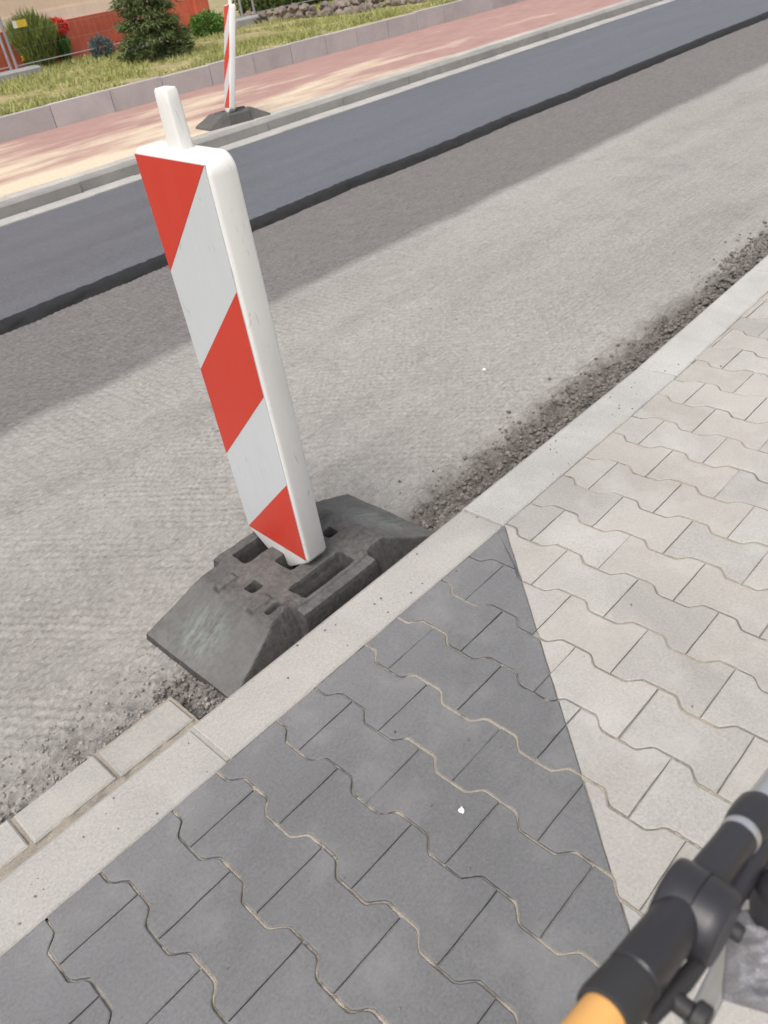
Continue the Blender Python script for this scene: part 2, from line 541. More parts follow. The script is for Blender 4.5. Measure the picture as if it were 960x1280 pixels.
def vnoise(x, y, seed=0):
    """smooth value noise, numpy"""
    xi = np.floor(x).astype(np.int64)
    yi = np.floor(y).astype(np.int64)
    fx = x - xi
    fy = y - yi
    fx = fx * fx * (3 - 2 * fx)
    fy = fy * fy * (3 - 2 * fy)

    def h(a, b):
        n = (a * 374761393 + b * 668265263 + seed * 1442695041) & 0xFFFFFFFF
        n = ((n ^ (n >> 13)) * 1274126177) & 0xFFFFFFFF
        return ((n ^ (n >> 16)) & 0xFFFF) / 65535.0
    return (h(xi, yi) * (1 - fx) + h(xi + 1, yi) * fx) * (1 - fy) + (h(xi, yi + 1) * (1 - fx) + h(xi + 1, yi + 1) * fx) * fy


def fbm(x, y, seed=0, oct=4):
    s = 0
    a = 0.5
    for i in range(oct):
        s = s + a * (vnoise(x, y, seed + i) - 0.5)
        x = x * 2.03
        y = y * 2.03
        a *= 0.5
    return s


def graded(a, b, fine0, fine1, step, grow, maxstep):
    """coordinates from a to b, step wide inside [fine0, fine1] and growing outside"""
    out = list(np.arange(fine0, fine1, step))
    x, st = out[-1], step
    while x < b:
        st = min(st * grow, maxstep)
        x += st
        out.append(min(x, b))
    x, st = out[0], step
    pre = []
    while x > a:
        st = min(st * grow, maxstep)
        x -= st
        pre.append(max(x, a))
    return np.array(pre[::-1] + out)


# ------------------------------------------------------------------ levels of the place
Z_ROAD, Z_ASPH, Z_FAR, Z_LAWN = -0.10, -0.04, 0.06, 0.28
K_IN, K_OUT = 0.10, 0.25


def bend(x):
    return 0.0 if x < 0.75 else 0.030 * (x - 0.75) ** 1.25


# ground sheet under everything
g = MB()
g.box(-300, 300, -300, 300, -0.45, -0.30)
struct(g.build('ground', M['soil']))

# ------------------------------------------------------------------ milled road
X = graded(-3.2, 16.0, -1.75, 1.3, 0.0065, 1.035, 0.09)
Y = graded(0.12, 3.6, 0.26, 1.45, 0.0065, 1.05, 0.03)
XX, YY = np.meshgrid(X, Y)
Zr = np.full(XX.shape, Z_ROAD)
gy = YY / 0.019
gi = np.floor(gy)
gx = XX / 0.036 + gi * 0.37 + 0.6 * fbm(XX * 6, YY * 6, 3)
tooth = (np.abs((gy - gi) - 0.5) * 2) ** 1.5 * 0.5 + (np.abs(gx - np.floor(gx) - 0.5) * 2) ** 2 * 0.5
amp = np.clip(0.0085 - 0.0009 * np.abs(XX + 0.3), 0.003, 0.009) * np.where(YY > 2.2, 0.6, 1.0)
Zr += (tooth - 0.5) * amp * (0.65 + 1.2 * vnoise(XX * 5, YY * 5, 9))
Zr += fbm(XX * 2.2, YY * 2.2, 1) * 0.012 + fbm(XX * 30, YY * 30, 5) * 0.006
lip = np.clip((0.60 - YY) / 0.16, 0, 1)                                   # broken channel by the kerb
Zr += lip * (fbm(XX * 12, YY * 26, 21, 5) * 0.095 - 0.010)
win = np.clip((0.70 - YY) / 0.12, 0, 1) * np.clip((-0.80 - XX) / 0.12, 0, 1)      # torn ridges beside the gutter setts
Zr += win * ((vnoise(XX * 3.2 + 0.4 * YY, YY * 30, 61) - 0.5) * 0.030 + (vnoise(XX * 30, YY * 48, 62) - 0.5) * 0.016)
groove = np.sin(YY / 0.030 * 6.283 + 2.2 * fbm(XX * 1.2, YY * 3, 71)) * 0.0016 + (vnoise(XX * 16, YY * 42, 72) - 0.5) * 0.006
Zr += groove * np.where(YY > 2.2, 0.5, 1.0)
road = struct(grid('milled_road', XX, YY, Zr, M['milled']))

# ------------------------------------------------------------------ fresh asphalt lane with its raw edge
Xa = graded(-3.2, 18.0, -0.6, 5.0, 0.02, 1.05, 0.12)
prof = []
ys = [3.355, 3.362, 3.372, 3.385, 3.40, 3.42, 3.46, 3.55] + list(np.linspace(3.7, 5.375, 12))
Ya = np.zeros((len(ys), len(Xa)))
Za = np.zeros_like(Ya)
for i, y in enumerate(ys):
    wob = 0.05 * fbm(Xa * 1.1, Xa * 0 + 3, 2) + 0.03 * fbm(Xa * 9, Xa * 0 + i * 1.7, 12)
    k = max(0.0, 1 - i / 7)
    Ya[i] = y + wob * (1 if i < 7 else 0) + (0.02 * fbm(Xa * 26, Xa * 0 + i * 9.1, 31) if i < 6 else 0)
    h = [0.0, 0.2, 0.45, 0.7, 0.88, 0.97, 1.0][i] if i < 7 else 1.0
    Za[i] = (Z_ROAD - 0.012) + (Z_ASPH - Z_ROAD + 0.012) * h + (0.012 * fbm(Xa * 30, Xa * 0 + i * 5.3, 41) if 0 < i < 6 else 0)
asph = grid('asphalt_lane', np.tile(Xa, (len(ys), 1)), Ya, Za, M['asphalt'])
asph.data.materials.append(M['asphalt_edge'])
nxa = len(Xa) - 1
mi = np.zeros(len(asph.data.polygons), dtype=np.int32)
mi[:nxa * 5] = 1
asph.data.polygons.foreach_set('material_index', mi)
struct(asph)

# ------------------------------------------------------------------ near kerb
kerb = struct(empty('kerb'))
joints = [-3.99, -3.0, -2.01, -1.02, -0.067, 0.92, 1.91, 2.90, 3.89, 4.88, 5.87, 6.86]
for a, b in zip(joints[:-1], joints[1:]):
    k = MB()
    L = b - a - 0.005
    # stone along local X, road edge chamfered; cross-section in (y, z)
    sec = [(0.0, -0.28), (0.0, -0.004), (0.004, 0.0), (0.134, -0.001), (0.147, -0.010), (0.151, -0.024), (0.151, -0.28)]
    n = len(sec)
    vsl = []
    for xe in (0.0025, 0.0055, L - 0.0055, L - 0.0025):
        ins = 0.003 if xe < 0.004 or xe > L - 0.004 else 0.0
        vsl += [(xe, y, z - (ins if z > -0.05 else 0)) for y, z in sec]
    fsl = []
    for j in range(3):
        for i in range(n):
            i2 = (i + 1) % n
            fsl.append((j * n + i, j * n + i2, (j + 1) * n + i2, (j + 1) * n + i))
    fsl += [tuple(range(n)), tuple(range(4 * n - 1, 3 * n - 1, -1))]
    k.add(vsl, [f[::-1] for f in fsl])
    o = k.build('kerbstone', M['kerb_dusty'] if a > -0.1 else M['kerb'], kerb)
    ya, yb = K_IN + bend(a), K_IN + bend(b)
    o.location = (a, ya, 0.0012 * random.uniform(-1, 1) + 0.001)
    o.rotation_euler = (random.uniform(-0.004, 0.004), 0, math.atan2(yb - ya, b - a) + random.uniform(-0.002, 0.002))

k = MB()
for a, b in zip(joints[:-1], joints[1:]):
    k.box(b - 0.02, b + 0.02, K_IN + bend(b) + 0.004, K_IN + bend(b) + 0.140, -0.2, -0.0045)
k.build('joint_mortar', M['gutter'], kerb)

# gutter row of setts, laid as far as the rubber base
gut = struct(empty('gutter'))
x = -0.992
i = 0
while x > -4.0:
    L = 0.196
    k = MB()
    k.cbox(-L / 2 + 0.002, L / 2 - 0.002, -0.049, 0.049, -0.08, 0, 0.004)
    o = k.build('sett', M['gutter'], gut)
    o.location = (x - L / 2, 0.338 + random.uniform(-0.003, 0.003) + 0.006 * i * 0.3, -0.032 + random.uniform(-0.003, 0.003))
    o.rotation_euler = (random.uniform(-0.02, 0.02), random.uniform(-0.01, 0.01), random.uniform(-0.012, 0.012))
    x -= L + 0.006
    i += 1
# dirt and sand swept into the joint between kerb and gutter, and a mortar haunch outside
Xj = np.arange(-3.2, -0.985, 0.006)
Yj = np.linspace(0.245, 0.30, 8)
a, b = np.meshgrid(Xj, Yj)
dirt = grid('sand', Xj, Yj, -0.040 + 0.026 * fbm(a * 22, b * 40, 4) + 0.012 * fbm(a * 70, b * 70, 5), M['sand'])
dirt['kind'] = 'stuff'
dirt['label'] = 'dry sand lying in the joint between kerb and gutter setts'
Yf_ = np.linspace(0.29, 0.392, 14)
a, b = np.meshgrid(Xj, Yf_)
fill = grid('joint_filling', Xj, Yf_, -0.041 + 0.010 * fbm(a * 30, b * 30, 24), M['sand'], gut)
fill['kind'] = 'stuff'
Yj = np.linspace(0.378, 0.43, 9)
a, b = np.meshgrid(Xj, Yj)
dirt.data.materials[0] = M['sand']
mort = grid('mortar_haunch', Xj, Yj, -0.052 - (b - 0.378) * 0.75 + 0.02 * fbm(a * 16, b * 30, 14), M['gutter'], gut)

# ------------------------------------------------------------------ paving: double-T pavers, pale and grey, cut along a diagonal
pav = struct(empty('pavement'))
PU, PV = 0.139, 0.20


def outline(gap_s, gap_w):
    """paver outline in (u, y), long axis across the pavement"""
    E_, W_, h = 0.0825 - gap_w, 0.0565 - gap_w, PV / 2 - gap_s
    r = [(E_, h)]
    for q in range(7):
        t = 1 - q / 3.0
        r.append(((E_ + W_) / 2 + 0.013 * math.sin(t * math.pi / 2), 0.05 + 0.017 * t))
    pts = r + [(u, -y) for u, y in r[::-1]]
    pts = pts + [(-u, -y) for u, y in pts]
    return pts[::-1]


def clip(poly, nx, ny, c):
    """keep nx*u + ny*y <= c"""
    out = []
    for i in range(len(poly)):
        p, q = poly[i], poly[(i + 1) % len(poly)]
        dp, dq = nx * p[0] + ny * p[1] - c, nx * q[0] + ny * q[1] - c
        if dp <= 0:
            out.append(p)
        if dp * dq < 0:
            t = dp / (dp - dq)
            out.append((p[0] + t * (q[0] - p[0]), p[1] + t * (q[1] - p[1])))
    return out


def area(p):
    return 0.5 * sum(p[i][0] * p[(i + 1) % len(p)][1] - p[(i + 1) % len(p)][0] * p[i][1] for i in range(len(p)))


def inset(p, d):
    n = len(p)
    out = []
    for i in range(n):
        a, b, c = Vector(p[i - 1]), Vector(p[i]), Vector(p[(i + 1) % n])
        e1, e2 = (b - a), (c - b)
        if e1.length < 1e-6 or e2.length < 1e-6:
            out.append(p[i])
            continue
        n1 = Vector((-e1.y, e1.x)).normalized()
        n2 = Vector((-e2.y, e2.x)).normalized()
        k = (n1 + n2)
        k = k / max(0.4, k.dot(n1)) if k.length > 1e-6 else n1
        out.append(tuple(b + k * d))
    return out


def prism(mb, poly, z0, z1, ch, off=(0, 0, 0)):
    if area(poly) < 0:
        poly = poly[::-1]
    top = inset(poly, ch)
    n = len(poly)
    vs = [(x + off[0], y + off[1], z0) for x, y in poly] + [(x + off[0], y + off[1], z1 - ch * 0.8 + off[2]) for x, y in poly] + [(x + off[0], y + off[1], z1 + off[2]) for x, y in top]
    fs = [tuple(range(2 * n, 3 * n))]
    for i in range(n):
        j = (i + 1) % n
        fs += [(i, j, j + n, i + n), (i + n, j + n, j + 2 * n, i + 2 * n)]
    mb.add(vs, fs)


DX, DY, DS = -0.07, 0.09, 1.067          # the diagonal where grey meets pale
full = outline(0.0012, 0.0027)


def worn(poly, amp=0.0006):
    """the same outline with its long edges split and every point nudged, as cast and handled blocks are"""
    out = []
    for q in range(len(poly)):
        a, b = poly[q], poly[(q + 1) % len(poly)]
        n = max(1, int(math.hypot(b[0] - a[0], b[1] - a[1]) / 0.03))
        for t in range(n):
            f = t / n
            out.append((a[0] + (b[0] - a[0]) * f + random.uniform(-amp, amp), a[1] + (b[1] - a[1]) * f + random.uniform(-amp, amp)))
    return out


shared = {'paver_light': [], 'paver_dark': []}
for kd in shared:
    for q in range(9):
        mb = MB()
        prism(mb, worn(full), -0.06, 0.0, 0.0022)
        me = bpy.data.meshes.new('paver')
        me.from_pydata(mb.v, [], mb.f)
        me.materials.append(M[kd])
        shared[kd].append(me)
rest = {'paver_light': MB(), 'paver_dark': MB()}
nvis = 0
for i in range(-26, 40):
    for kk in range(-1, 13):
        u = i * PU
        y = 0.1 - (kk * PV + (0.0 if i % 2 == 0 else 0.1))   # centres lie half a stone from the straight joints
        if y < -2.3:
            continue
        ju, jy = random.uniform(-0.0008, 0.0008), random.uniform(-0.0008, 0.0008)
        jz = random.uniform(-0.0016, 0.0008)
        poly = [(a + u, b + y) for a, b in full]
        ke = K_IN + bend(u) - 0.003
        poly = clip(poly, 0, 1, ke)
        if len(poly) < 3 or abs(area(poly)) < 0.00015:
            continue
        cut = max(b for a, b in poly) > ke - 0.001
        px, py = proj((u, min(y, 0.05), 0))
        vis = -70 < px < 1030 and -70 < py < 1350
        # sides of the diagonal: dark where Y > DY + DS (u - DX)
        for kd, sgn in (('paver_dark', 1), ('paver_light', -1)):
            # dark: DS*u - Y <= DS*DX - DY - gap
            c = sgn * (DS * DX - DY) - 0.0013
            q = clip(poly, sgn * DS, -sgn, c)
            if len(q) < 3 or abs(area(q)) < 0.00012:
                continue
            whole = (len(q) == len(full)) and not cut and abs(abs(area(q)) - abs(area(full))) < 1e-7
            if not vis:
                prism(rest[kd], q, -0.06, 0.0, 0.0022, (ju, jy, jz))
                continue
            nvis += 1
            if whole:
                o = link('paver', random.choice(shared[kd]), pav)
                o.location = (u + ju, y + jy, jz)
            else:
                cx = sum(a for a, b in q) / len(q)
                cy = sum(b for a, b in q) / len(q)
                mb = MB()
                prism(mb, worn([(a - cx, b - cy) for a, b in q], 0.0008), -0.06, 0.0, 0.0018)
                o = mb.build('paver', M[kd], pav)
                o.location = (cx + ju, cy + jy, jz)
            o.rotation_euler = (random.uniform(-0.006, 0.006), random.uniform(-0.006, 0.006), random.uniform(-0.003, 0.003))
print('visible pavers', nvis)
for kd, mb in rest.items():
    o = mb.build('paver_field', M[kd], pav)
    o['kind'] = 'stuff'
bd = MB()
bd.box(-3.7, 5.6, -2.45, 0.099, -0.27, -0.0075)
bd.build('bedding', M['bed'], pav)
# sand in the wavy joints, with loose grains spilled over the edges
sj = MB()
grains = []
for i in range(-26, 40):
    for kk in range(-1, 11):
        # the joint between row i and row i+1, one period of 0.2 along y
        ucen = (i + 0.5) * PU
        ph = 1 if i % 2 == 0 else -1
        pts = []
        for a in np.linspace(0, 0.2, 41):
            y = -(kk * 0.2 + a)
            tt = ((-y + (0.0 if ph > 0 else 0.1)) % 0.2)       # 0 at a straight joint of row i
            d = min(tt, 0.2 - tt)
            off = 0.013 * math.sin(math.pi / 2 * max(-1, min(1, (0.05 - d) / 0.017)))
            pts.append((ucen + off, y))
        if pts[0][1] > 0.2 or pts[-1][1] < -2.2:
            continue
        o = len(sj.v)
        for u, y in pts:
            lim = K_IN + bend(u) - 0.004
            yy = min(y, lim)
            n1 = float(vnoise(np.array(u * 9.0 + 3), np.array(y * 9.0), 77))
            n2 = float(vnoise(np.array(u * 60.0), np.array(y * 60.0), 78))
            q = 0.65 * n1 + 0.35 * n2
            hgt = max(-0.011, min(-0.0004, (q - 0.54) * 0.04)) + random.uniform(-0.0007, 0.0004)
            if q > 0.5 and y < 0.09 and -2.0 < u < 2.0:
                for _ in range(int((q - 0.48) * 30 * random.random())):
                    grains.append((u + random.gauss(0, 0.0032), yy + random.gauss(0, 0.003)))
            hw = 0.0042 + 0.0026 * max(0, min(1, (q - 0.45) * 4)) * n2 * 1.5
            sj.v += [(u - hw, yy, hgt - 0.0022), (u, yy, hgt), (u + hw, yy, hgt - 0.0022)]
        for j in range(len(pts) - 1):
            for h in (0, 1):
                sj.f.append((o + j * 3 + h, o + (j + 1) * 3 + h, o + (j + 1) * 3 + h + 1, o + j * 3 + h + 1))
                sj.mi.append(0)
for (u, y) in grains:
    sz = random.uniform(0.0004, 0.0011)
    c = Vector((u, min(y, K_IN - 0.004), 0.0002 + sz * 0.2))
    pts = [c + Vector((random.gauss(0, 1), random.gauss(0, 1), random.gauss(0, 0.7))).normalized() * sz for _ in range(4)]
    sj.add(pts, [(0, 1, 2), (0, 2, 3), (0, 3, 1), (1, 3, 2)])
print('grains', len(grains))
o = sj.build('joint_sand', M['sand'], pav, smooth=False)
o['kind'] = 'stuff'
# sand in the seam between paving and kerb
Xs = np.arange(-3.0, 4.0, 0.012)
Ys = np.linspace(-0.010, 0.008, 4)
a, b = np.meshgrid(Xs, Ys)
bb = b + K_IN + np.array([bend(x) for x in Xs])[None, :]
o = grid('seam_sand', a, bb, -0.004 + 0.010 * fbm(a * 14, b * 60, 6) - 0.003 * (np.abs(b) / 0.01), M['sand'], pav)
o['kind'] = 'stuff'


# ------------------------------------------------------------------ loose rubble by the kerb
def blob(n_sub=1, seed=0, rough=0.35, flat=0.75):
    bm = bmesh.new()
    bmesh.ops.create_icosphere(bm, subdivisions=n_sub, radius=1.0)
    r = random.Random(seed)
    off = Vector((r.uniform(0, 50), r.uniform(0, 50), r.uniform(0, 50)))
    for v in bm.verts:
        v.co *= 1 + rough * mnoise.noise(v.co * 1.3 + off) + 0.5 * rough * r.uniform(-1, 1) * 0.5
        v.co.z *= flat
    bm.verts.index_update()
    out = ([v.co.copy() for v in bm.verts], [tuple(v.index for v in f.verts) for f in bm.faces])
    bm.free()
    return out


stones = [blob(1, s, 0.5) for s in range(10)]


def road_z(x, y):
    j = min(max(np.searchsorted(X, x), 0), len(X) - 1)
    i = min(max(np.searchsorted(Y, y), 0), len(Y) - 1)
    return float(Zr[i, j])


rb = MB()


def scatter(n, fx, fy, smin, smax, mi=0):
    for _ in range(n):
        x = fx()
        y = fy(x)
        s = smin + (smax - smin) * random.random() ** 3
        vs_, fs_ = random.choice(stones)
        rot = Matrix.Rotation(random.uniform(0, 6.28), 3, 'Z') @ Matrix.Rotation(random.uniform(-0.5, 0.5), 3, 'X')
        c = Vector((x, y, road_z(x, y) + s * 0.3))
        rb.add([rot @ (v * s) + c for v in vs_], fs_, mi)


def band(x):
    yk = K_OUT + bend(x) + 0.006
    wid = 0.225 + 0.04 * math.sin(x * 3.1)
    return yk + abs(random.gauss(0, 0.36)) * wid


scatter(17000, lambda: random.uniform(-0.2, 2.6), band, 0.0014, 0.0095)
scatter(110, lambda: random.uniform(-0.2, 2.6), band, 0.009, 0.018)
scatter(1400, lambda: 2.2 + 4 * random.random() ** 1.5, band, 0.005, 0.016)
scatter(3600, lambda: random.uniform(-2.4, -0.85), lambda x: (0.385 if x < -1.0 else 0.26) + abs(random.gauss(0, 0.06)), 0.0014, 0.007, 1)
scatter(700, lambda: random.uniform(-1.0, -0.84), lambda x: random.uniform(0.26, 0.5), 0.002, 0.009)
scatter(2500, lambda: random.uniform(-2.2, -0.86), lambda x: 0.40 + 0.24 * random.random() ** 1.6, 0.001, 0.0055, 1)
scatter(500, lambda: random.uniform(-2, 4), lambda x: random.uniform(0.35, 3.3), 0.001, 0.005, 1)
o = rb.build('rubble', M['stone_dark'], mat2=M['stone_pale'])
o['kind'] = 'stuff'
o['label'] = 'dark crumbled asphalt rubble lying along the foot of the near kerb'

# grit on the kerb and paving
gr = MB()
for _ in range(110):
    if random.random() < 0.6:
        x, y = random.uniform(-1.7, 1.0), random.uniform(0.11, 0.235)
    else:
        x, y = random.uniform(-1.8, 1.8), random.uniform(-0.9, 0.1)
    s = random.uniform(0.0009, 0.0032)
    vs_, fs_ = random.choice(stones)
    rot = Matrix.Rotation(random.uniform(0, 6.28), 3, 'Z')
    gr.add([rot @ (v * s) + Vector((x, y, s * 0.4 + 0.001)) for v in vs_], fs_)
o = gr.build('grit', M['stone_dark'])
o['kind'] = 'stuff'
o['label'] = 'scattered dark grit on the kerb and paving'

# two white stone chips
for (px, py, z, s, lab) in ((577, 1014, 0.0, 0.0062, 'small white stone chip lying on the grey double-T pavers'),
                            (605, 461, Z_ROAD, 0.0075, 'small white stone chip lying on the milled road surface')):
    p = onz(px, py, z)
    zz = 0.0 if z == 0 else road_z(p.x, p.y)
    vs_, fs_ = blob(2, 5, 0.5, 0.7)
    k = MB()
    k.add([v * s for v in vs_], fs_)
    o = k.build('stone_chip', M['white_stone'])
    o.location = (p.x, p.y, zz + s * 0.5)
    tag(o, lab, 'stone')


# ------------------------------------------------------------------ rubber base plate (heightfield with pockets) and traffic board
def rubber_base_mesh():
    lx = np.arange(-0.385, 0.3851, 0.0035)
    ly = np.arange(-0.203, 0.2031, 0.0035)
    a, b = np.meshgrid(lx, ly)
    H = 0.108
    ab = np.abs(a)
    bb = np.abs(b)
    bulge = np.clip((0.15 - ab) / 0.03, 0, 1)                      # the middle is wider and carries the pockets
    halfw = 0.160 + 0.040 * bulge
    z = np.minimum(H, 0.016 + (0.385 - ab) * (H - 0.016) / 0.185)
    slope = 2.0 + 5 * bulge
    z = np.minimum(z, np.where(bulge > 0.5, 0.0 + (0.2035 - bb) * 14, 0.004 + (0.200 - bb) * 2.3))
    z = np.minimum(z, np.where(bulge > 0.5, H - 0.006 * (bb > 0.165), H))

    def pocket(cx, cy, hx, hy, depth):
        nonlocal z
        d = np.maximum(np.abs(a - cx) - hx, np.abs(b - cy) - hy)
        z = np.where(d < 0, np.minimum(z, depth), z)

    def pad(cx, cy, hx, hy, up):
        nonlocal z
        d = np.maximum(np.abs(a - cx) - hx, np.abs(b - cy) - hy)
        z = z + up * np.clip(-d / 0.004, 0, 1)
    for sy in (-1, 1):
        pocket(0, sy * 0.126, 0.085, 0.024, 0.035)
        pocket(0.0, sy * 0.105, 0.088, 0.012, 0.078)
        for sx in (-1, 1):
            pad(sx * 0.175, sy * 0.072, 0.034, 0.017, 0.009)
    for sx in (-1, 1):
        pocket(sx * 0.138, 0, 0.015, 0.014, 0.03)
        pocket(sx * 0.165, 0.115 * sx, 0.02, 0.007, 0.085)
    pocket(0, 0, 0.030, 0.030, 0.03)
    for _ in range(2):                                             # worn, rounded edges
        zp = np.pad(z, 1, mode='edge')
        z = (zp[:-2, 1:-1] + zp[2:, 1:-1] + zp[1:-1, :-2] + zp[1:-1, 2:] + 2 * zp[1:-1, 1:-1]) / 6
    z = z + fbm(a * 9, b * 9, 8) * 0.010 + fbm(a * 45, b * 45, 9) * 0.005
    lump = np.exp(-(((a + 0.155) / 0.05) ** 2 + ((b + 0.155) / 0.03) ** 2)) + 0.8 * np.exp(-(((a - 0.15) / 0.06) ** 2 + ((b + 0.15) / 0.03) ** 2))
    z = z + lump * (0.010 + 0.02 * fbm(a * 60, b * 60, 33))        # clods of dirt on the near shoulder
    edge = np.minimum(0.385 - ab, 0.203 - bb)
    z = np.where(edge < 0.002, -0.004, np.maximum(z, 0.004))
    # gathered corners
    a2 = a * (1 - 0.0 * bb)
    return a2, b, z


def make_base(name):
    a, b, z = rubber_base_mesh()
    o = grid(name, a, b, z, M['rubber'], smooth=False)
    return o


base = make_base('rubber_base')
base.location = (-0.507, 0.480, Z_ROAD + 0.004)
tag(base, 'dark rubber base plate with pockets and scraped ramps lying against the pale kerb', 'base plate', 'rubber base plates')


def rounded_slab(mb, pts, y0, y1, bev):
    """extrude outline (x, z) from y0 to y1 with rounded front and back edges"""
    rings = []
    for (d, yy) in ((bev, y0), (bev * 0.3, y0 + bev * 0.3), (0, y0 + bev), (0, y1 - bev), (bev * 0.3, y1 - bev * 0.3), (bev, y1)):
        rings.append([(x, yy, z) for x, z in inset(pts, d)])
    n = len(pts)
    vs = [p for r in rings for p in r]
    fs = []
    for j in range(len(rings) - 1):
        for i in range(n):
            i2 = (i + 1) % n
            fs.append((j * n + i, j * n + i2, (j + 1) * n + i2, (j + 1) * n + i))
    fs += [tuple(range(n - 1, -1, -1)), tuple((len(rings) - 1) * n + i for i in range(n))]
    mb.add(vs, fs)


def arc(cx, cz, r, a0, a1, n):
    return [(cx + r * math.cos(R_(a0 + (a1 - a0) * i / n)), cz + r * math.sin(R_(a0 + (a1 - a0) * i / n))) for i in range(n + 1)]


def make_board(mirror=False, label='', group=None):
    """local x to the right seen from the front, y to the back, z up; sheet 0.25 x 1.0 with its foot at z = 0"""
    root = empty('traffic_board')
    tag(root, label, 'traffic board', group)
    hw, top, th = 0.134, 1.010, 0.066
    out = [(-0.036, -0.075), (0.036, -0.075), (hw - 0.012, -0.014), (hw, 0.004)] + arc(hw - 0.035, top - 0.035, 0.035, 0, 90, 7) + arc(-hw + 0.022, top - 0.022, 0.022, 90, 180, 6) + [(-hw, 0.004), (-hw + 0.012, -0.014)]
    b = MB()
    rounded_slab(b, out, 0.0, th, 0.007)
    b.build('panel_body', M['white_plastic'], root, smooth=True, sharp=50)
    # mounting stub on top, rounded and tapering
    s = MB()
    rings = [(0.0, 1.0), (0.085, 0.93), (0.103, 0.90), (0.108, 0.80)]
    oc = []
    for (z, k) in [(-0.03, 1.02)] + rings:
        hx, hy, c = 0.0245 * k, 0.016 * k, 0.006 * k
        oc.append([(x, y + th * 0.52, top + z) for x, y in arc(hx - c, hy - c, c, 0, 90, 3) + arc(-hx + c, hy - c, c, 90, 180, 3) + arc(-hx + c, -hy + c, c, 180, 270, 3) + arc(hx - c, -hy + c, c, 270, 360, 3)])
    n = len(oc[0])
    vs_ = [p for r in oc for p in r]
    fs_ = [(j * n + i, j * n + (i + 1) % n, (j + 1) * n + (i + 1) % n, (j + 1) * n + i) for j in range(len(oc) - 1) for i in range(n)]
    fs_ += [tuple((len(oc) - 1) * n + i for i in range(n))]
    s.add(vs_, fs_)
    s.build('mounting_stub', M['white_plastic'], root, smooth=True, sharp=40)
    # foot that plugs into the base
    f = MB()
    f.cbox(-0.026, 0.026, th * 0.5 - 0.024, th * 0.5 + 0.024, -0.125, -0.06, 0.003)
    f.build('foot', M['white_plastic'], root)
    # reflective sheet: white ground and three red fields, thin foils on the face
    sh = MB()
    sh.box(-0.125, 0.125, -0.0022, 0.001, 0.0, 1.0)
    sh.build('reflective_sheet', M['sheet_white'], root)
    sg = -1 if mirror else 1
    for poly in ([(-0.125, 1.0), (0.125, 1.0), (-0.125, 0.75)], [(0.125, 0.75), (-0.125, 0.5), (-0.125, 0.25), (0.125, 0.5)], [(0.125, 0.25), (-0.125, 0.0), (0.125, 0.0)]):
        e = [(x * sg * 0.998, 0.0015 + z * 0.997) for x, z in poly]
        r = MB()
        n = len(e)
        r.add([(x, -0.0030, z) for x, z in e] + [(x, -0.0018, z) for x, z in e],
              [tuple(range(n)), tuple(range(2 * n - 1, n - 1, -1))] + [(i, i + n, (i + 1) % n + n, (i + 1) % n) for i in range(n)])
        r.build('red_stripe', M['sheet_red'], root)
    return root


board = make_board(False, 'red and white striped traffic board standing upright in the base against the kerb', 'traffic boards')
xa = Vector((-0.024, -0.9992, -0.030)).normalized()
up = Vector((-0.024, -0.030, 0.9993))
up = (up - xa * up.dot(xa)).normalized()
mm = Matrix((xa, up.cross(xa) * 1.0, up)).transposed().to_4x4()
mm.translation = Vector((-0.508, 0.532, 0.043))
board.matrix_world = mm

# far board and its base, on the footway across the road
fb = link('rubber_base', base.data.copy())
fb.data.materials[0] = concrete('dust_covered_rubber', (0.105, 0.102, 0.098), 0.2, (0.18, 0.17, 0.155))
fp = onz(302, 152, Z_FAR)
fb.location = (fp.x - 0.02, fp.y + 0.10, Z_FAR + 0.004)
fb.rotation_euler = (0, 0, R_(-10))
fb.scale = (0.86, 0.8, 0.85)
tag(fb, 'worn dark rubber base plate on the red footway beside the light kerb', 'base plate', 'rubber base plates')
far = make_board(False, 'narrow looking striped board leaning on the red footway beyond the fresh asphalt', 'traffic boards')
foot = Vector((fp.x - 0.02, fp.y + 0.10, Z_FAR + 0.12))
tip = ony(288, 6, foot.y - 0.02)
fl_ = (tip - foot).length / 1.01
up = (tip - foot).normalized()
vd = (CAM - foot).normalized()
yaw = math.atan2(vd.y, vd.x) - R_(77)          # the face is turned well away from the camera
fn = Vector((math.cos(yaw), math.sin(yaw), 0))
xa = up.cross(fn).normalized()
bk = up.cross(xa).normalized()
mm = Matrix((xa, bk, up)).transposed().to_4x4()
mm.translation = foot - bk * 0.033
far.matrix_world = mm @ Matrix.Scale(fl_, 4)

# ------------------------------------------------------------------ across the road: gutter, kerb, edging, red footway
fgut = struct(empty('far_gutter'))
fk = struct(empty('far_kerb'))
fe = struct(empty('far_edging'))
gm = bpy.data.meshes.new('sett')
k = MB()
k.cbox(-0.246, 0.246, -0.0955, 0.0955, -0.1, 0, 0.006)
gm.from_pydata(k.v, [], k.f)
gm.materials.append(M['gutter_far'])
km = bpy.data.meshes.new('kerbstone')
k = MB()
k.cbox(-0.497, 0.497, -0.074, 0.074, -0.3, 0, 0.014)
km.from_pydata(k.v, [], k.f)
km.materials.append(M['kerb_far'])
em = bpy.data.meshes.new('edging_block')
k = MB()
k.cbox(-0.247, 0.247, -0.072, 0.072, -0.12, 0, 0.005)
em.from_pydata(k.v, [], k.f)
em.materials.append(M['edging'])


def far_bend(x):
    return 0.0 if x > 2.2 else -0.03 * (2.2 - x) ** 1.3 * 0.6


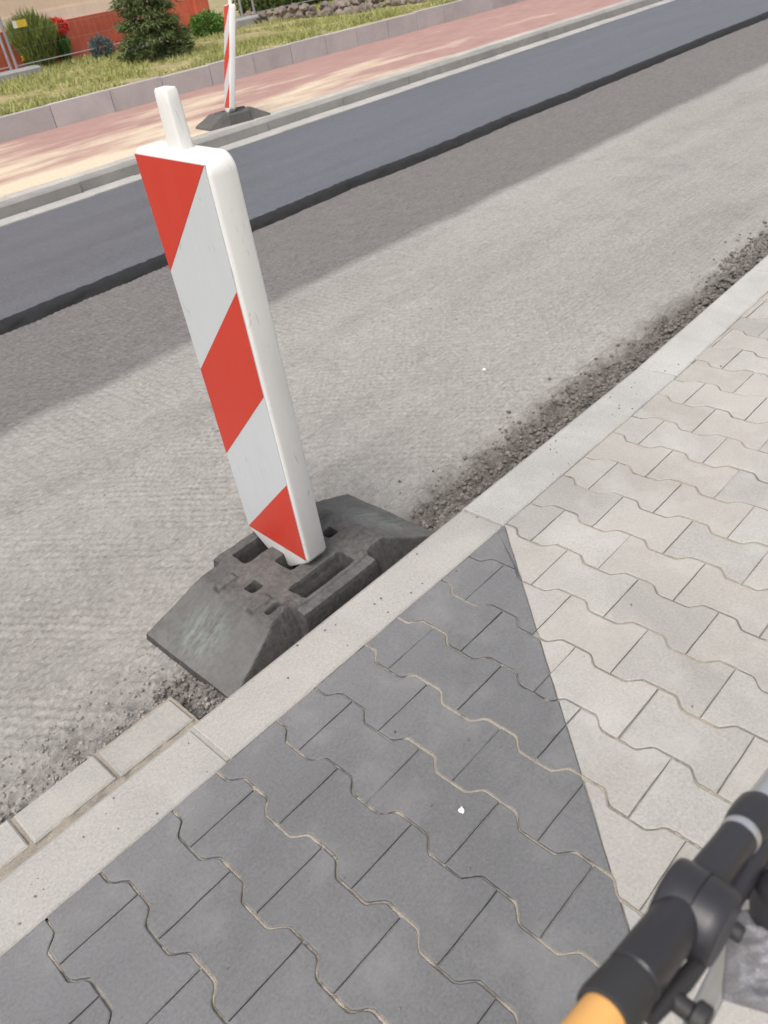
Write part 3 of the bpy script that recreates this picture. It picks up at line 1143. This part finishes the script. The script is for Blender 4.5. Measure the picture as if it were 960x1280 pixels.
for i in range(-4, 19):
    x = i + 0.15
    if x > -2.5:
        o = link('kerbstone', km, fk)
        o.location = (x, 5.645 + far_bend(x) * 0.5, Z_FAR + random.uniform(-0.003, 0.003))
        o.rotation_euler = (random.uniform(-0.01, 0.01), 0, random.uniform(-0.004, 0.004))
        for h in (0, 1):
            xx = x - 0.25 + 0.5 * h
            o = link('sett', gm, fgut)
            o.location = (xx, 5.472 + far_bend(x) * 0.5, -0.028 + random.uniform(-0.002, 0.002))
            o.rotation_euler = (random.uniform(-0.008, 0.008), 0, random.uniform(-0.004, 0.004))
            o = link('edging_block', em, fe)
            o.location = (xx, 5.795 + far_bend(x) * 0.5, Z_FAR + 0.002 + random.uniform(-0.002, 0.002))


def slab_y(x):
    return 8.52 - 0.035 * (x - 3) if x < 9 else 8.31 - 0.0 * (x - 9)


Xf = np.linspace(-3, 18, 85)
Yf = np.linspace(5.86, 8.75, 24)
a, b = np.meshgrid(Xf, Yf)
struct(grid('footway', Xf, Yf, Z_FAR + 0.006 * fbm(a * 1.5, b * 1.5, 3), M['red']))
fs_ = MB()
fs_.box(-3, 18, 5.40, 8.9, -0.29, -0.10)
struct(fs_.build('footway_base', M['bed']))

# retaining edge of upright concrete slabs
wall = empty('retaining_edge', (0, 8.5, 0.0))
tag(wall, 'low grey edge of upright concrete slabs holding the lawn above the red footway', 'retaining wall')
sj_x = [-2.4, -1.65, -0.9, -0.15, 0.6, 1.4, 2.2, 3.0, 3.75, 4.45, 5.15, 5.83, 6.47, 7.09, 7.68] + [7.68 + 0.62 * i for i in range(1, 17)]
for a, b in zip(sj_x[:-1], sj_x[1:]):
    k = MB()
    k.cbox(0.004, b - a - 0.004, 0.0, 0.075, -0.25, Z_LAWN - Z_FAR + 0.015, 0.006)
    o = k.build('concrete_slab', M['slab'], wall)
    ya, yb = slab_y(a), slab_y(b)
    o.location = (a, ya - 8.5 + random.uniform(-0.006, 0.006), Z_FAR + random.uniform(-0.006, 0.006))
    o.rotation_euler = (random.uniform(-0.03, 0.01), 0, math.atan2(yb - ya, b - a) + random.uniform(-0.008, 0.008))

# lawn
Xl = np.linspace(-6, 22, 140)
Yl = np.linspace(0, 1, 30)
a, b = np.meshgrid(Xl, Yl)
y0 = np.array([slab_y(x) + 0.05 for x in Xl])[None, :]
yy = y0 + (24 - y0) * b ** 1.5
zl = Z_LAWN + 0.03 * np.clip((yy - 8.6) / 3, 0, 1) + 0.06 * fbm(a * 0.9, yy * 0.9, 2)
struct(grid('lawn', a, yy, zl, M['soil']))


def lawn_z(x, y):
    return Z_LAWN + 0.03 * min(1, max(0, (y - 8.6) / 3)) + 0.06 * float(fbm(np.array(x * 0.9), np.array(y * 0.9), 2))


N = 90000
gx_ = rng.uniform(1.0, 14.0, N)
gyy = 8.62 + rng.random(N) ** 1.25 * 4.8
gyy = np.where(gyy < np.vectorize(slab_y)(gx_) + 0.10, np.vectorize(slab_y)(gx_) + 0.10 + 0.2 * rng.random(N), gyy)
dens = fbm(gx_ * 1.6, gyy * 1.6, 55)
keep = dens > -0.13 + 0.1 * (rng.random(N) - 0.5)
gx_, gyy, dens = gx_[keep], gyy[keep], dens[keep]
N = len(gx_)
zz = Z_LAWN + 0.03 * np.clip((gyy - 8.6) / 3, 0, 1) + 0.06 * fbm(gx_ * 0.9, gyy * 0.9, 2) - 0.01
hh = (0.025 + 0.065 * rng.random(N) ** 2) * (0.7 + 1.2 * np.clip(dens + 0.15, 0, 0.4) * 2)
th = rng.uniform(0, 6.28, N)
wd = 0.005 + 0.006 * rng.random(N)
dx, dy = np.cos(th) * wd, np.sin(th) * wd
ln = rng.normal(0, 0.5, (2, N)) * hh
v = np.empty((N, 3, 3), np.float32)
v[:, 0] = np.stack([gx_ - dx, gyy - dy, zz], -1)
v[:, 1] = np.stack([gx_ + dx, gyy + dy, zz], -1)
v[:, 2] = np.stack([gx_ + ln[0], gyy + ln[1], zz + hh], -1)


def trimesh(name, v, mat, parent=None):
    n = len(v)
    me = bpy.data.meshes.new(name)
    me.vertices.add(n * 3)
    me.vertices.foreach_set('co', np.ascontiguousarray(v, np.float32).ravel())
    me.loops.add(n * 3)
    me.loops.foreach_set('vertex_index', np.arange(n * 3, dtype=np.int32))
    me.polygons.add(n)
    me.polygons.foreach_set('loop_start', np.arange(0, n * 3, 3, dtype=np.int32))
    me.materials.append(mat)
    me.update(calc_edges=True)
    return link(name, me, parent)


o = trimesh('grass', v, M['grass'])
o['kind'] = 'stuff'
o['label'] = 'rough yellow green meadow grass on the verge above the concrete slabs'


# ------------------------------------------------------------------ plants
def leaf_tris(P, D, length, width, rs):
    """triangles: base points P, directions D"""
    n = len(P)
    r = rs.normal(size=(n, 3))
    s = np.cross(D, r)
    s /= np.linalg.norm(s, axis=1, keepdims=True) + 1e-9
    L = (length * (0.6 + 0.8 * rs.random(n)))[:, None]
    W = (width * (0.6 + 0.8 * rs.random(n)))[:, None]
    v = np.empty((n, 3, 3))
    v[:, 0] = P - s * W
    v[:, 1] = P + s * W
    v[:, 2] = P + D * L
    return v


def unit(a):
    return a / (np.linalg.norm(a, axis=1, keepdims=True) + 1e-9)


rs = np.random.default_rng(11)
# conifer: whorls of drooping boughs carrying needle sprays
cp = onz(197, 78, 0.30)
con = empty('conifer', (cp.x + 0.18, cp.y + 0.25, 0.29))
tag(con, 'young dark green conifer on the lawn in front of the red plinth', 'tree')
k = MB()
k.tube([(0, 0, -0.05), (0.01, 0, 0.6), (0, 0.01, 1.3), (0.01, 0, 1.85)], [0.045, 0.035, 0.02, 0.006], 8)
k.build('trunk', M['bark'], con)
tris = []
lm = MB()
for wi in range(11):
    z = 0.10 + 0.165 * wi
    Lb = 0.48 * (1 - (z / 2.0) ** 1.15) * (1.0 if wi % 3 else 0.86) + 0.03
    nb = 11 if wi < 6 else 8
    for q in range(nb):
        an = 6.283 * q / nb + wi * 0.7 + random.uniform(-0.2, 0.2)
        Lq = Lb * random.uniform(0.72, 1.12)
        tip = np.array([math.cos(an) * Lq, math.sin(an) * Lq, z + 0.10 * Lq - 0.10 * random.random()])
        st = np.array([0, 0, z + 0.02])
        lm.tube([tuple(st), tuple((st + tip) / 2 + [0, 0, 0.03]), tuple(tip)], [0.009, 0.006, 0.002], 4, cap=False)
        n = int(420 * Lq / 0.5)
        t = rs.random(n) ** 0.6
        side = rs.normal(0, 1, (n, 3)) * [[1, 1, 0.45]]
        P = st + (tip - st) * t[:, None] + side * (0.015 + 0.065 * (1 - np.abs(2 * t - 1.25)))[:, None]
        P[:, 2] += 0.03 * np.sin(t * 3.1)
        D = unit((tip - st)[None, :] / Lq * 0.9 + rs.normal(0, 0.55, (n, 3)))
        tris.append(leaf_tris(P, D, 0.075, 0.0085, rs))
o = lm.build('limbs', M['bark'], con)
o['kind'] = 'stuff'
trimesh('crown', np.concatenate(tris), M['needle'], con)


def spray(name, label, cat, loc, n, spread, height, leaf, mat, upright=True, shape=None, group=None, stems=True):
    root = empty(name, loc)
    tag(root, label, cat, group)
    if upright:
        a = rs.uniform(0, 6.283, n)
        r = np.sqrt(rs.random(n))
        t = rs.random(n) ** 0.7
        ex = spread * r * (0.45 + 0.6 * t)
        hz = height * t * (1 - 0.35 * r ** 2)
        P = np.stack([np.cos(a) * ex, np.sin(a) * ex, hz], -1)
        D = unit(np.stack([np.cos(a) * r * 0.35, np.sin(a) * r * 0.35, np.full(n, 1.0)], -1) + rs.normal(0, 0.18, (n, 3)))
    else:
        d = unit(rs.normal(size=(n, 3)))
        rad = (0.55 + 0.45 * rs.random(n) ** 0.5)[:, None]
        lump = 1 + 0.22 * np.sin(d[:, :1] * 5 + 1) * np.cos(d[:, 1:2] * 6)
        P = d * rad * lump * [[spread, spread, height / 2]] + [[0, 0, height / 2]]
        D = unit(d * 0.6 + rs.normal(0, 0.6, (n, 3)))
    trimesh('foliage', leaf_tris(P, D, leaf[0], leaf[1], rs), mat, root)
    if stems:
        s = MB()
        for q in range(9):
            an = q * 0.7
            s.tube([(0.02 * math.cos(an), 0.02 * math.sin(an), -0.03), (spread * 0.4 * math.cos(an), spread * 0.4 * math.sin(an), height * 0.55)], [0.008, 0.003], 5, cap=False)
        s.build('stem', M['bark'], root)
    return root


def gp(px, py, z=0.3):
    p = onz(px, py, z)
    return Vector((p.x, p.y, lawn_z(p.x, p.y)))


FENCE_Y = 12.15
p = ony(55, 88, 12.75)
spray('shrub', 'upright yellow green shrub beside the red flowers behind the wire fence', 'shrub', (p.x, 12.72, lawn_z(p.x, 12.7)), 5200, 0.36, 0.72, (0.13, 0.009), M['broom'])
p = ony(76, 60, 12.85)
fl = spray('flowering_plant', 'plant with bright red blossoms against the dark red plinth', 'plant', (p.x + 0.03, 12.86, lawn_z(p.x, 12.9)), 1100, 0.15, 0.42, (0.07, 0.012), M['bush'])
d = unit(rs.normal(size=(420, 3)))
P = d * [[0.15, 0.12, 0.10]] + [[0.02, 0, 0.50]]
trimesh('blossom', leaf_tris(P, unit(d + rs.normal(0, 0.6, d.shape)), 0.05, 0.022, rs), M['flower'], fl)
p = gp(3, 90)
fl = spray('flowering_plant', 'low plant with yellow flowers at the foot of the fence post', 'plant', (p.x, 12.75, lawn_z(p.x, 12.75)), 700, 0.2, 0.22, (0.07, 0.012), M['bush'])
d = unit(rs.normal(size=(160, 3)))
trimesh('blossom', leaf_tris(d * [[0.2, 0.12, 0.05]] + [[0, 0, 0.2]], unit(d + rs.normal(0, 0.6, d.shape)), 0.04, 0.018, rs), M['flower_y'], fl)
p = gp(131, 74)
spray('dwarf_spruce', 'tiny blue green spruce between the shrub and the conifer', 'shrub', (p.x, p.y, p.z), 1500, 0.17, 0.30, (0.06, 0.007), M['bluegreen'], False)
p = gp(262, 45)
spray('round_bush', 'small round bright green bush in front of the terracotta porch', 'shrub', (p.x, p.y, p.z), 2600, 0.27, 0.34, (0.06, 0.012), M['bush'], False)
p = gp(160, 60)
spray('grass_tuft', 'loose green tuft beside the conifer', 'plant', (p.x + 0.1, p.y, p.z), 900, 0.3, 0.22, (0.10, 0.007), M['broom'], stems=False)
for (px, py) in ((345, 12), (375, 9), (410, 5), (445, 0), (480, -6), (515, -12)):
    p = ony(px, py + 14, 13.6)
    spray('hedge_bush', 'leafy green bush growing behind the row of field stones', 'shrub', (p.x, 13.7 + random.uniform(-0.2, 0.2), lawn_z(p.x, 13.7) - 0.05), 4200, 0.62, random.uniform(0.75, 1.0), (0.085, 0.022), M['hedge'], False, group='bushes behind the field stones')

# row of field stones
rocks = []
for s in range(6):
    vs_, fs_ = blob(2, 60 + s, 0.55, 0.85)
    me = bpy.data.meshes.new('rock')
    me.from_pydata([tuple(v) for v in vs_], [], fs_)
    me.materials.append(M['rock'])
    rocks.append(me)
line = [(318, 30), (360, 25), (400, 21), (440, 16), (480, 9), (530, 0), (570, -6)]
for q in range(64):
    t = q / 63 * (len(line) - 1)
    i = min(int(t), len(line) - 2)
    fr = t - i
    px = line[i][0] * (1 - fr) + line[i + 1][0] * fr
    py = line[i][1] * (1 - fr) + line[i + 1][1] * fr
    p = onz(px, py, 0.31)
    s = random.uniform(0.05, 0.10)
    row = q % 2
    o = link('rock', rocks[q % 6])
    x, y = p.x + random.uniform(-0.05, 0.05), p.y + 0.05 + row * 0.24 + random.uniform(-0.05, 0.05)
    o.location = (x, y, lawn_z(x, y) + s * 0.45 + row * 0.10)
    o.rotation_euler = (random.uniform(-0.4, 0.4), random.uniform(-0.4, 0.4), random.uniform(0, 6))
    o.scale = (s * random.uniform(0.9, 1.3), s, s * random.uniform(0.8, 1.2))
    tag(o, 'brownish field stone in the loose row along the lawn', 'rock', 'field stones along the lawn')


# ------------------------------------------------------------------ temporary wire fence on concrete feet
def fence_panel(x0, x1, label):
    zb = lawn_z((x0 + x1) / 2, FENCE_Y) + 0.12
    root = empty('wire_fence', (x0, FENCE_Y, zb - 0.12))
    tag(root, label, 'fence', 'temporary wire fence panels')
    L = x1 - x0
    for x in (0.02, L - 0.02):
        k = MB()
        k.tube([(x, 0, 0.02), (x, 0, 2.05)], 0.021, 10)
        k.build('post', M['steel'], root)
    for z in (0.16, 2.0):
        k = MB()
        k.tube([(0.02, 0, z), (L - 0.02, 0, z)], 0.008, 8)
        k.build('rail', M['steel'], root)
    k = MB()
    n = int(L / 0.10)
    for i in range(1, n):
        x = L * i / n
        k.tube([(x, 0.004, 0.15), (x, 0.004, 2.0)], 0.0006, 4, cap=False)
    for z in np.arange(0.16, 2.0, 0.2):
        k.tube([(0.02, -0.002, z), (L - 0.02, -0.002, z)], 0.0009, 4, cap=False)
    k.build('wire_mesh', M['steel'], root)
    return root


xp = ony(21, 95, FENCE_Y).x
xq = ony(313, 30, FENCE_Y).x
fence_panel(xp - 3.3, xp - 0.025, 'wire fence panel ending at the post beside the yellow flowers')
fence_panel(xp + 0.025, (xp + xq) / 2 - 0.02, 'wire fence panel in front of the shrub and red flowers')
fence_panel((xp + xq) / 2 + 0.02, xq - 0.12, 'wire fence panel between the conifer and the field stones')
fence_panel(xq + 0.12, xq + 3.4, 'wire fence panel in front of the field stones and bushes')
for i, (x, lab) in enumerate(((xp, 'grey concrete block under the fence post near the yellow flowers'), ((xp + xq) / 2, 'grey concrete block under the fence hidden behind the conifer'), (xq, 'grey concrete block under the fence at the end of the field stones'))):
    k = MB()
    k.cbox(-0.36, 0.36, -0.12, 0.12, -0.02, 0.13, 0.03)
    o = k.build('concrete_block', M['footblock'])
    o.location = (x, FENCE_Y, lawn_z(x, FENCE_Y))
    tag(o, lab, 'concrete block', 'concrete blocks under the fence')
# small tag on the wire
p = ony(25, 29.5, FENCE_Y - 0.02)
t = empty('fence_tag', (p.x, FENCE_Y - 0.02, p.z))
tag(t, 'small white and yellow tag hanging on the wire fence', 'tag')
k = MB()
k.box(-0.11, -0.055, -0.004, 0.004, -0.045, 0.045)
k.build('white_field', M['white_plastic'], t)
k = MB()
k.box(-0.055, 0.10, -0.004, 0.004, -0.045, 0.045)
k.build('yellow_field', M['label_yellow'], t)

# ------------------------------------------------------------------ house
hx = ony(258, 20, 13.1).x
h = empty('house', (hx - 6, 13.1, 0.25))
tag(h, 'cream rendered house with a dark red plinth and terracotta porch corner behind the fence', 'house')


def part(name, b, mat):
    k = MB()
    k.box(b[0] - (hx - 6), b[1] - (hx - 6), b[2] - 13.1, b[3] - 13.1, b[4] - 0.25, b[5] - 0.25)
    return k.build(name, mat, h)


part('plinth', (hx - 14, hx - 0.95, 13.10, 21.0, 0.15, 0.875), M['wall_red'])
part('render_band', (hx - 14, hx - 0.95, 13.135, 20.97, 0.875, 1.04), M['cream_band'])
part('wall', (hx - 14, hx - 0.95, 13.150, 20.95, 1.04, 3.2), M['cream'])
part('porch', (hx - 0.95, hx - 0.28, 13.02, 15.0, 0.15, 1.5), M['terracotta'])
part('porch_pier', (hx - 0.28, hx, 12.95, 13.25, 0.15, 1.55), M['terracotta'])
k = MB()
rx0, rx1 = -8.5, 5.5
k.add([(rx0, 0.02, 2.95), (rx1, 0.02, 2.95), (rx1, 8.2, 2.95), (rx0, 8.2, 2.95), (rx0 + 3, 3.9, 5.6), (rx1 - 3, 3.9, 5.6)],
      [(0, 3, 2, 1), (0, 1, 5, 4), (1, 2, 5), (2, 3, 4, 5), (3, 0, 4)])
k.build('roof', M['rooftile'], h)

# ------------------------------------------------------------------ stroller, pushed along the pavement; its left handle hinge is near the lens
st = empty('stroller', (-0.85, -1.2, 0.0))
tag(st, 'stroller with black handle hinge, silver tubes, orange grip and grey fabric', 'stroller')
SO = Vector((-0.85, -1.2, 0.0))


def sp(name, mb, mat, smooth=True, parent=None, sharp=45):
    mb.v = [tuple(Vector(p) - SO) for p in mb.v]
    return mb.build(name, mat, parent or st, smooth=smooth, sharp=sharp)


T = ray(1500, 280).normalized()                       # direction of the handle tube: forward and down
A0 = atd(763, 1260, 0.420)                            # on the axis, at the end of the grip
SIDE = T.cross(Vector((0, 0, 1))).normalized()        # to the right (-Y)
UPV = SIDE.cross(T).normalized()


def ax(s, up=0.0, side=0.0):
    return A0 + T * s + UPV * up + SIDE * side


def lathe(prof, name, mat, parent=None, seg=36, sx=1.0):
    k = MB()
    k.tube([ax(s) for s, r in prof], [r * 0.86 for s, r in prof], seg, True, sx, ref=UPV)
    return sp(name, k, mat, parent=parent, sharp=35)


def sa(px, py):
    """distance along the handle axis of the point seen nearest to a pixel"""
    d = ray(px, py).normalized()
    w0 = A0 - CAM
    b_ = T.dot(d)
    return (b_ * d.dot(w0) - T.dot(w0)) / (1 - b_ * b_)


s_gv, s_dr, s_rg, s_co, s_ce = sa(785, 1219), sa(852, 1131), sa(918, 1044), sa(928, 1030), sa(946, 1007)
# grip, curving round to the push bar across
gpts = [ax(0.03), ax(0.0), ax(-0.045, 0.004), ax(-0.085, 0.010, 0.010), ax(-0.115, 0.015, 0.035), ax(-0.130, 0.018, 0.075)]
for i in range(1, 9):
    gpts.append(ax(-0.135, 0.019, 0.075 + 0.045 * i))
gpts += [ax(-0.118, 0.015, 0.475), ax(-0.085, 0.010, 0.50), ax(-0.04, 0.004, 0.51), ax(0.0, 0, 0.51)]
k = MB()
k.tube(gpts, 0.0106, 24, ref=UPV)
sp('grip', k, M['grip'])
lathe([(-0.006, 0.0143), (-0.0055, 0.0155), (-0.002, 0.0159), (s_gv * 0.5, 0.0152), (s_gv - 0.002, 0.0146), (s_gv - 0.0015, 0.0136), (s_gv, 0.0136)], 'grip_collar', M['black_soft'])
lathe([(s_gv, 0.0138), (s_gv + 0.0012, 0.0148), (s_gv + 0.02, 0.0146), (s_dr - 0.01, 0.0140), (s_dr + 0.004, 0.0134)], 'hinge_sleeve', M['black_plastic'])
# hinge drum: axis across the tube
HC = ax(s_dr + 0.006, -0.005, 0.003)


def drum(prof, name, mat, c=HC, parent=None, seg=48):
    k = MB()
    k.tube([c + SIDE * s * 0.90 for s, r in prof], [r * 0.93 for s, r in prof], seg, True, 1.0, ref=UPV)
    return sp(name, k, mat, parent=parent, sharp=40)


drum([(-0.0185, 0.0195), (-0.0178, 0.0212), (-0.0155, 0.0224), (-0.008, 0.0231), (0.0002, 0.0233), (0.0002, 0.0224), (0.0010, 0.0224), (0.0010, 0.0233), (0.010, 0.0229), (0.0160, 0.0216), (0.0182, 0.0195)], 'hinge_drum', M['black_plastic'])
drum([(0.0001, 0.0227), (0.0011, 0.0227)], 'hinge_seam', M['seam'], parent=None)
# sleeve beyond the hinge, ring, collar, silver tube
lathe([(s_dr + 0.01, 0.0122), (s_dr + 0.03, 0.0124), (s_rg, 0.0118)], 'front_sleeve', M['black_plastic'])
lathe([(s_rg, 0.0123), (s_rg + 0.001, 0.0127), (s_rg + 0.0055, 0.0126), (s_rg + 0.0065, 0.0122)], 'silver_ring', M['silver'])
lathe([(s_rg + 0.0062, 0.0130), (s_co + 0.001, 0.0142), ((s_co + s_ce) / 2, 0.0147), (s_ce - 0.003, 0.0143), (s_ce, 0.0128)], 'tube_collar', M['black_plastic'])
k = MB()
k.tube([ax(s_ce - 0.01), ax(0.40), ax(0.60), ax(0.80)], 0.0100, 24, ref=UPV)
sp('frame_tube', k, M['silver'])
# release lever under the sleeve and cross pins
k = MB()
k.tube([ax(s_gv - 0.002, -0.012, 0.0125), ax((s_gv + s_dr) / 2, -0.014, 0.0145), ax(s_dr, -0.018, 0.0150)], [0.0035, 0.0048, 0.0042], 12, ref=UPV)
sp('release_lever', k, M['black_soft'])
pc = atd(824, 1236, 0.452)
k = MB()
k.tube([pc + SIDE * s for s in (-0.004, 0.016, 0.0162, 0.0172, 0.0225, 0.0235)], [0.0048, 0.0048, 0.0065, 0.0078, 0.0078, 0.0065], 20, ref=UPV)
sp('cross_pin', k, M['black_soft'])
pc = atd(898, 1150, 0.51)
k = MB()
k.tube([pc + SIDE * s for s in (-0.006, 0.012, 0.013)], [0.0048, 0.0048, 0.004], 14, ref=UPV)
sp('cross_pin', k, M['black_soft'])
# inner half of the hinge, lower
b0, b1, b2, b3 = atd(878, 1165, 0.495), atd(902, 1130, 0.505), atd(928, 1090, 0.52), atd(962, 1035, 0.55)
k = MB()
k.tube([b0, b1, b2, b3], [0.004, 0.0085, 0.0085, 0.007], 14, ref=UPV)
sp('hinge_bracket', k, M['black_plastic'])
# second silver tube, running down beside the seat to the rear axle
q0, q1 = atd(925, 1172, 0.60), atd(866, 1290, 0.66)
dd = (q1 - q0).normalized()
k = MB()
k.tube([q0 - dd * 0.10, q0, q1, q1 + dd * 0.10, Vector((-1.12, -1.02, 0.30)), Vector((-1.13, -1.02, 0.14))], [0.0075] * 4 + [0.009, 0.009], 18)
sp('rear_leg', k, M['silver'])
# canopy joint knob
kc = atd(968, 1128, 0.53)
k = MB()
rs2 = [(-0.030, 0.006), (-0.028, 0.016), (-0.020, 0.024), (-0.006, 0.029), (0.010, 0.029), (0.022, 0.024), (0.028, 0.012)]
k.tube([kc + UPV * s * 0.62 for s, r in rs2[::-1]], [r * 0.42 for s, r in rs2[::-1]], 28, ref=SIDE)
sp('canopy_joint', k, M['black_plastic'])
# second dark fitting below the collar
kc = atd(963, 1072, 0.56)
k = MB()
k.tube([kc - T * 0.03, kc - T * 0.012, kc + T * 0.03, kc + T * 0.08], [0.010, 0.017, 0.017, 0.012], 20, ref=UPV)
sp('tube_clamp', k, M['black_plastic'])


# grey fabric seat side, creased
def fab():
    c0, c1, c2, c3 = atd(921, 1138, 0.545), atd(901, 1250, 0.545), atd(1080, 1300, 0.56), atd(1090, 1130, 0.56)
    n = 40
    k = MB()
    nrm = (c1 - c0).cross(c3 - c0).normalized()
    if nrm.dot(CAM - c0) < 0:
        nrm = -nrm
    vs = []
    for lay in (0, 1):
        for j in range(n + 1):
            for i in range(n + 1):
                s, t = i / n, j / n
                p = (c0 * (1 - t) + c1 * t) * (1 - s) + (c3 * (1 - t) + c2 * t) * s
                rr = math.sin(min(1, s * 5) * math.pi / 2) * math.sin(min(1, min(t, 1 - t) * 6 + 0.25) * math.pi / 2)
                fold = mnoise.noise(Vector((s * 5 + t * 2, t * 7 - s * 2, 0.3))) * 0.016 + mnoise.noise(Vector((s * 14, t * 9 + s * 6, 4.3))) * 0.006
                edge_w = 0.003 * mnoise.noise(Vector((0.5, t * 2.5, 9))) * (1 - s) + 0.002 * mnoise.noise(Vector((s * 6, 2, 9)))
                dep = (0.020 * rr + fold * (0.05 + rr)) if lay == 0 else -(0.012 * rr + 0.004)
                vs.append(p + nrm * dep + (c3 - c0).normalized() * edge_w)
    m_ = (n + 1) * (n + 1)
    fs = []
    for lay in (0, 1):
        for j in range(n):
            for i in range(n):
                a = lay * m_ + j * (n + 1) + i
                f = (a, a + n + 1, a + n + 2, a + 1)
                fs.append(f if lay == 0 else f[::-1])
    bnd = [i for i in range(n + 1)] + [j * (n + 1) + n for j in range(1, n + 1)] + [n * (n + 1) + i for i in range(n - 1, -1, -1)] + [j * (n + 1) for j in range(n - 1, 0, -1)]
    for a, b in zip(bnd, bnd[1:] + bnd[:1]):
        fs.append((a, b, b + m_, a + m_))
    k.add(vs, fs)
    return k


sp('seat_fabric', fab(), M['fabric'], sharp=80)
# the rest of the frame, beyond the picture: right tube, legs, axle, wheels
k = MB()
k.tube([ax(0.0, 0, 0.51), ax(0.4, 0, 0.51), ax(0.8, 0, 0.51)], 0.0135, 18, ref=UPV)
sp('frame_tube', k, M['silver'])
e = ax(0.78)
for dy in (0.0, -0.51):
    k = MB()
    k.tube([(e.x, e.y + dy, e.z), (e.x + 0.12, e.y + dy, e.z - 0.3), (e.x + 0.16, e.y + dy, 0.13)], 0.012, 14)
    sp('front_leg', k, M['silver'])
k = MB()
k.tube([(-1.12, -1.50, 0.30), (-1.12, -1.02, 0.30)], 0.009, 12)
sp('cross_bar', k, M['silver'])
k = MB()
k.tube([(-1.13, -1.50, 0.14), (-1.12, -1.50, 0.30), (-0.95, -1.48, 0.62), (-0.75, -1.46, 0.78)], 0.009, 12)
sp('rear_leg', k, M['silver'])
for (wx, wy, r) in ((-1.13, -1.045, 0.125), (-1.13, -1.525, 0.125), (e.x + 0.16, e.y - 0.03, 0.10), (e.x + 0.16, e.y - 0.54, 0.10)):
    k = MB()
    k.tube([(wx, wy + s, r + 0.001) for s in (-0.02, -0.014, 0.014, 0.02)], [r * 0.9, r, r, r * 0.9], 32, ref=(0, 0, 1))
    wo = sp('wheel', k, M['tyre'])
    k = MB()
    k.tube([(wx, wy + s, r + 0.001) for s in (-0.024, 0.024)], [r * 0.62, r * 0.62], 24, ref=(0, 0, 1))
    sp('rim', k, M['silver'], parent=wo)
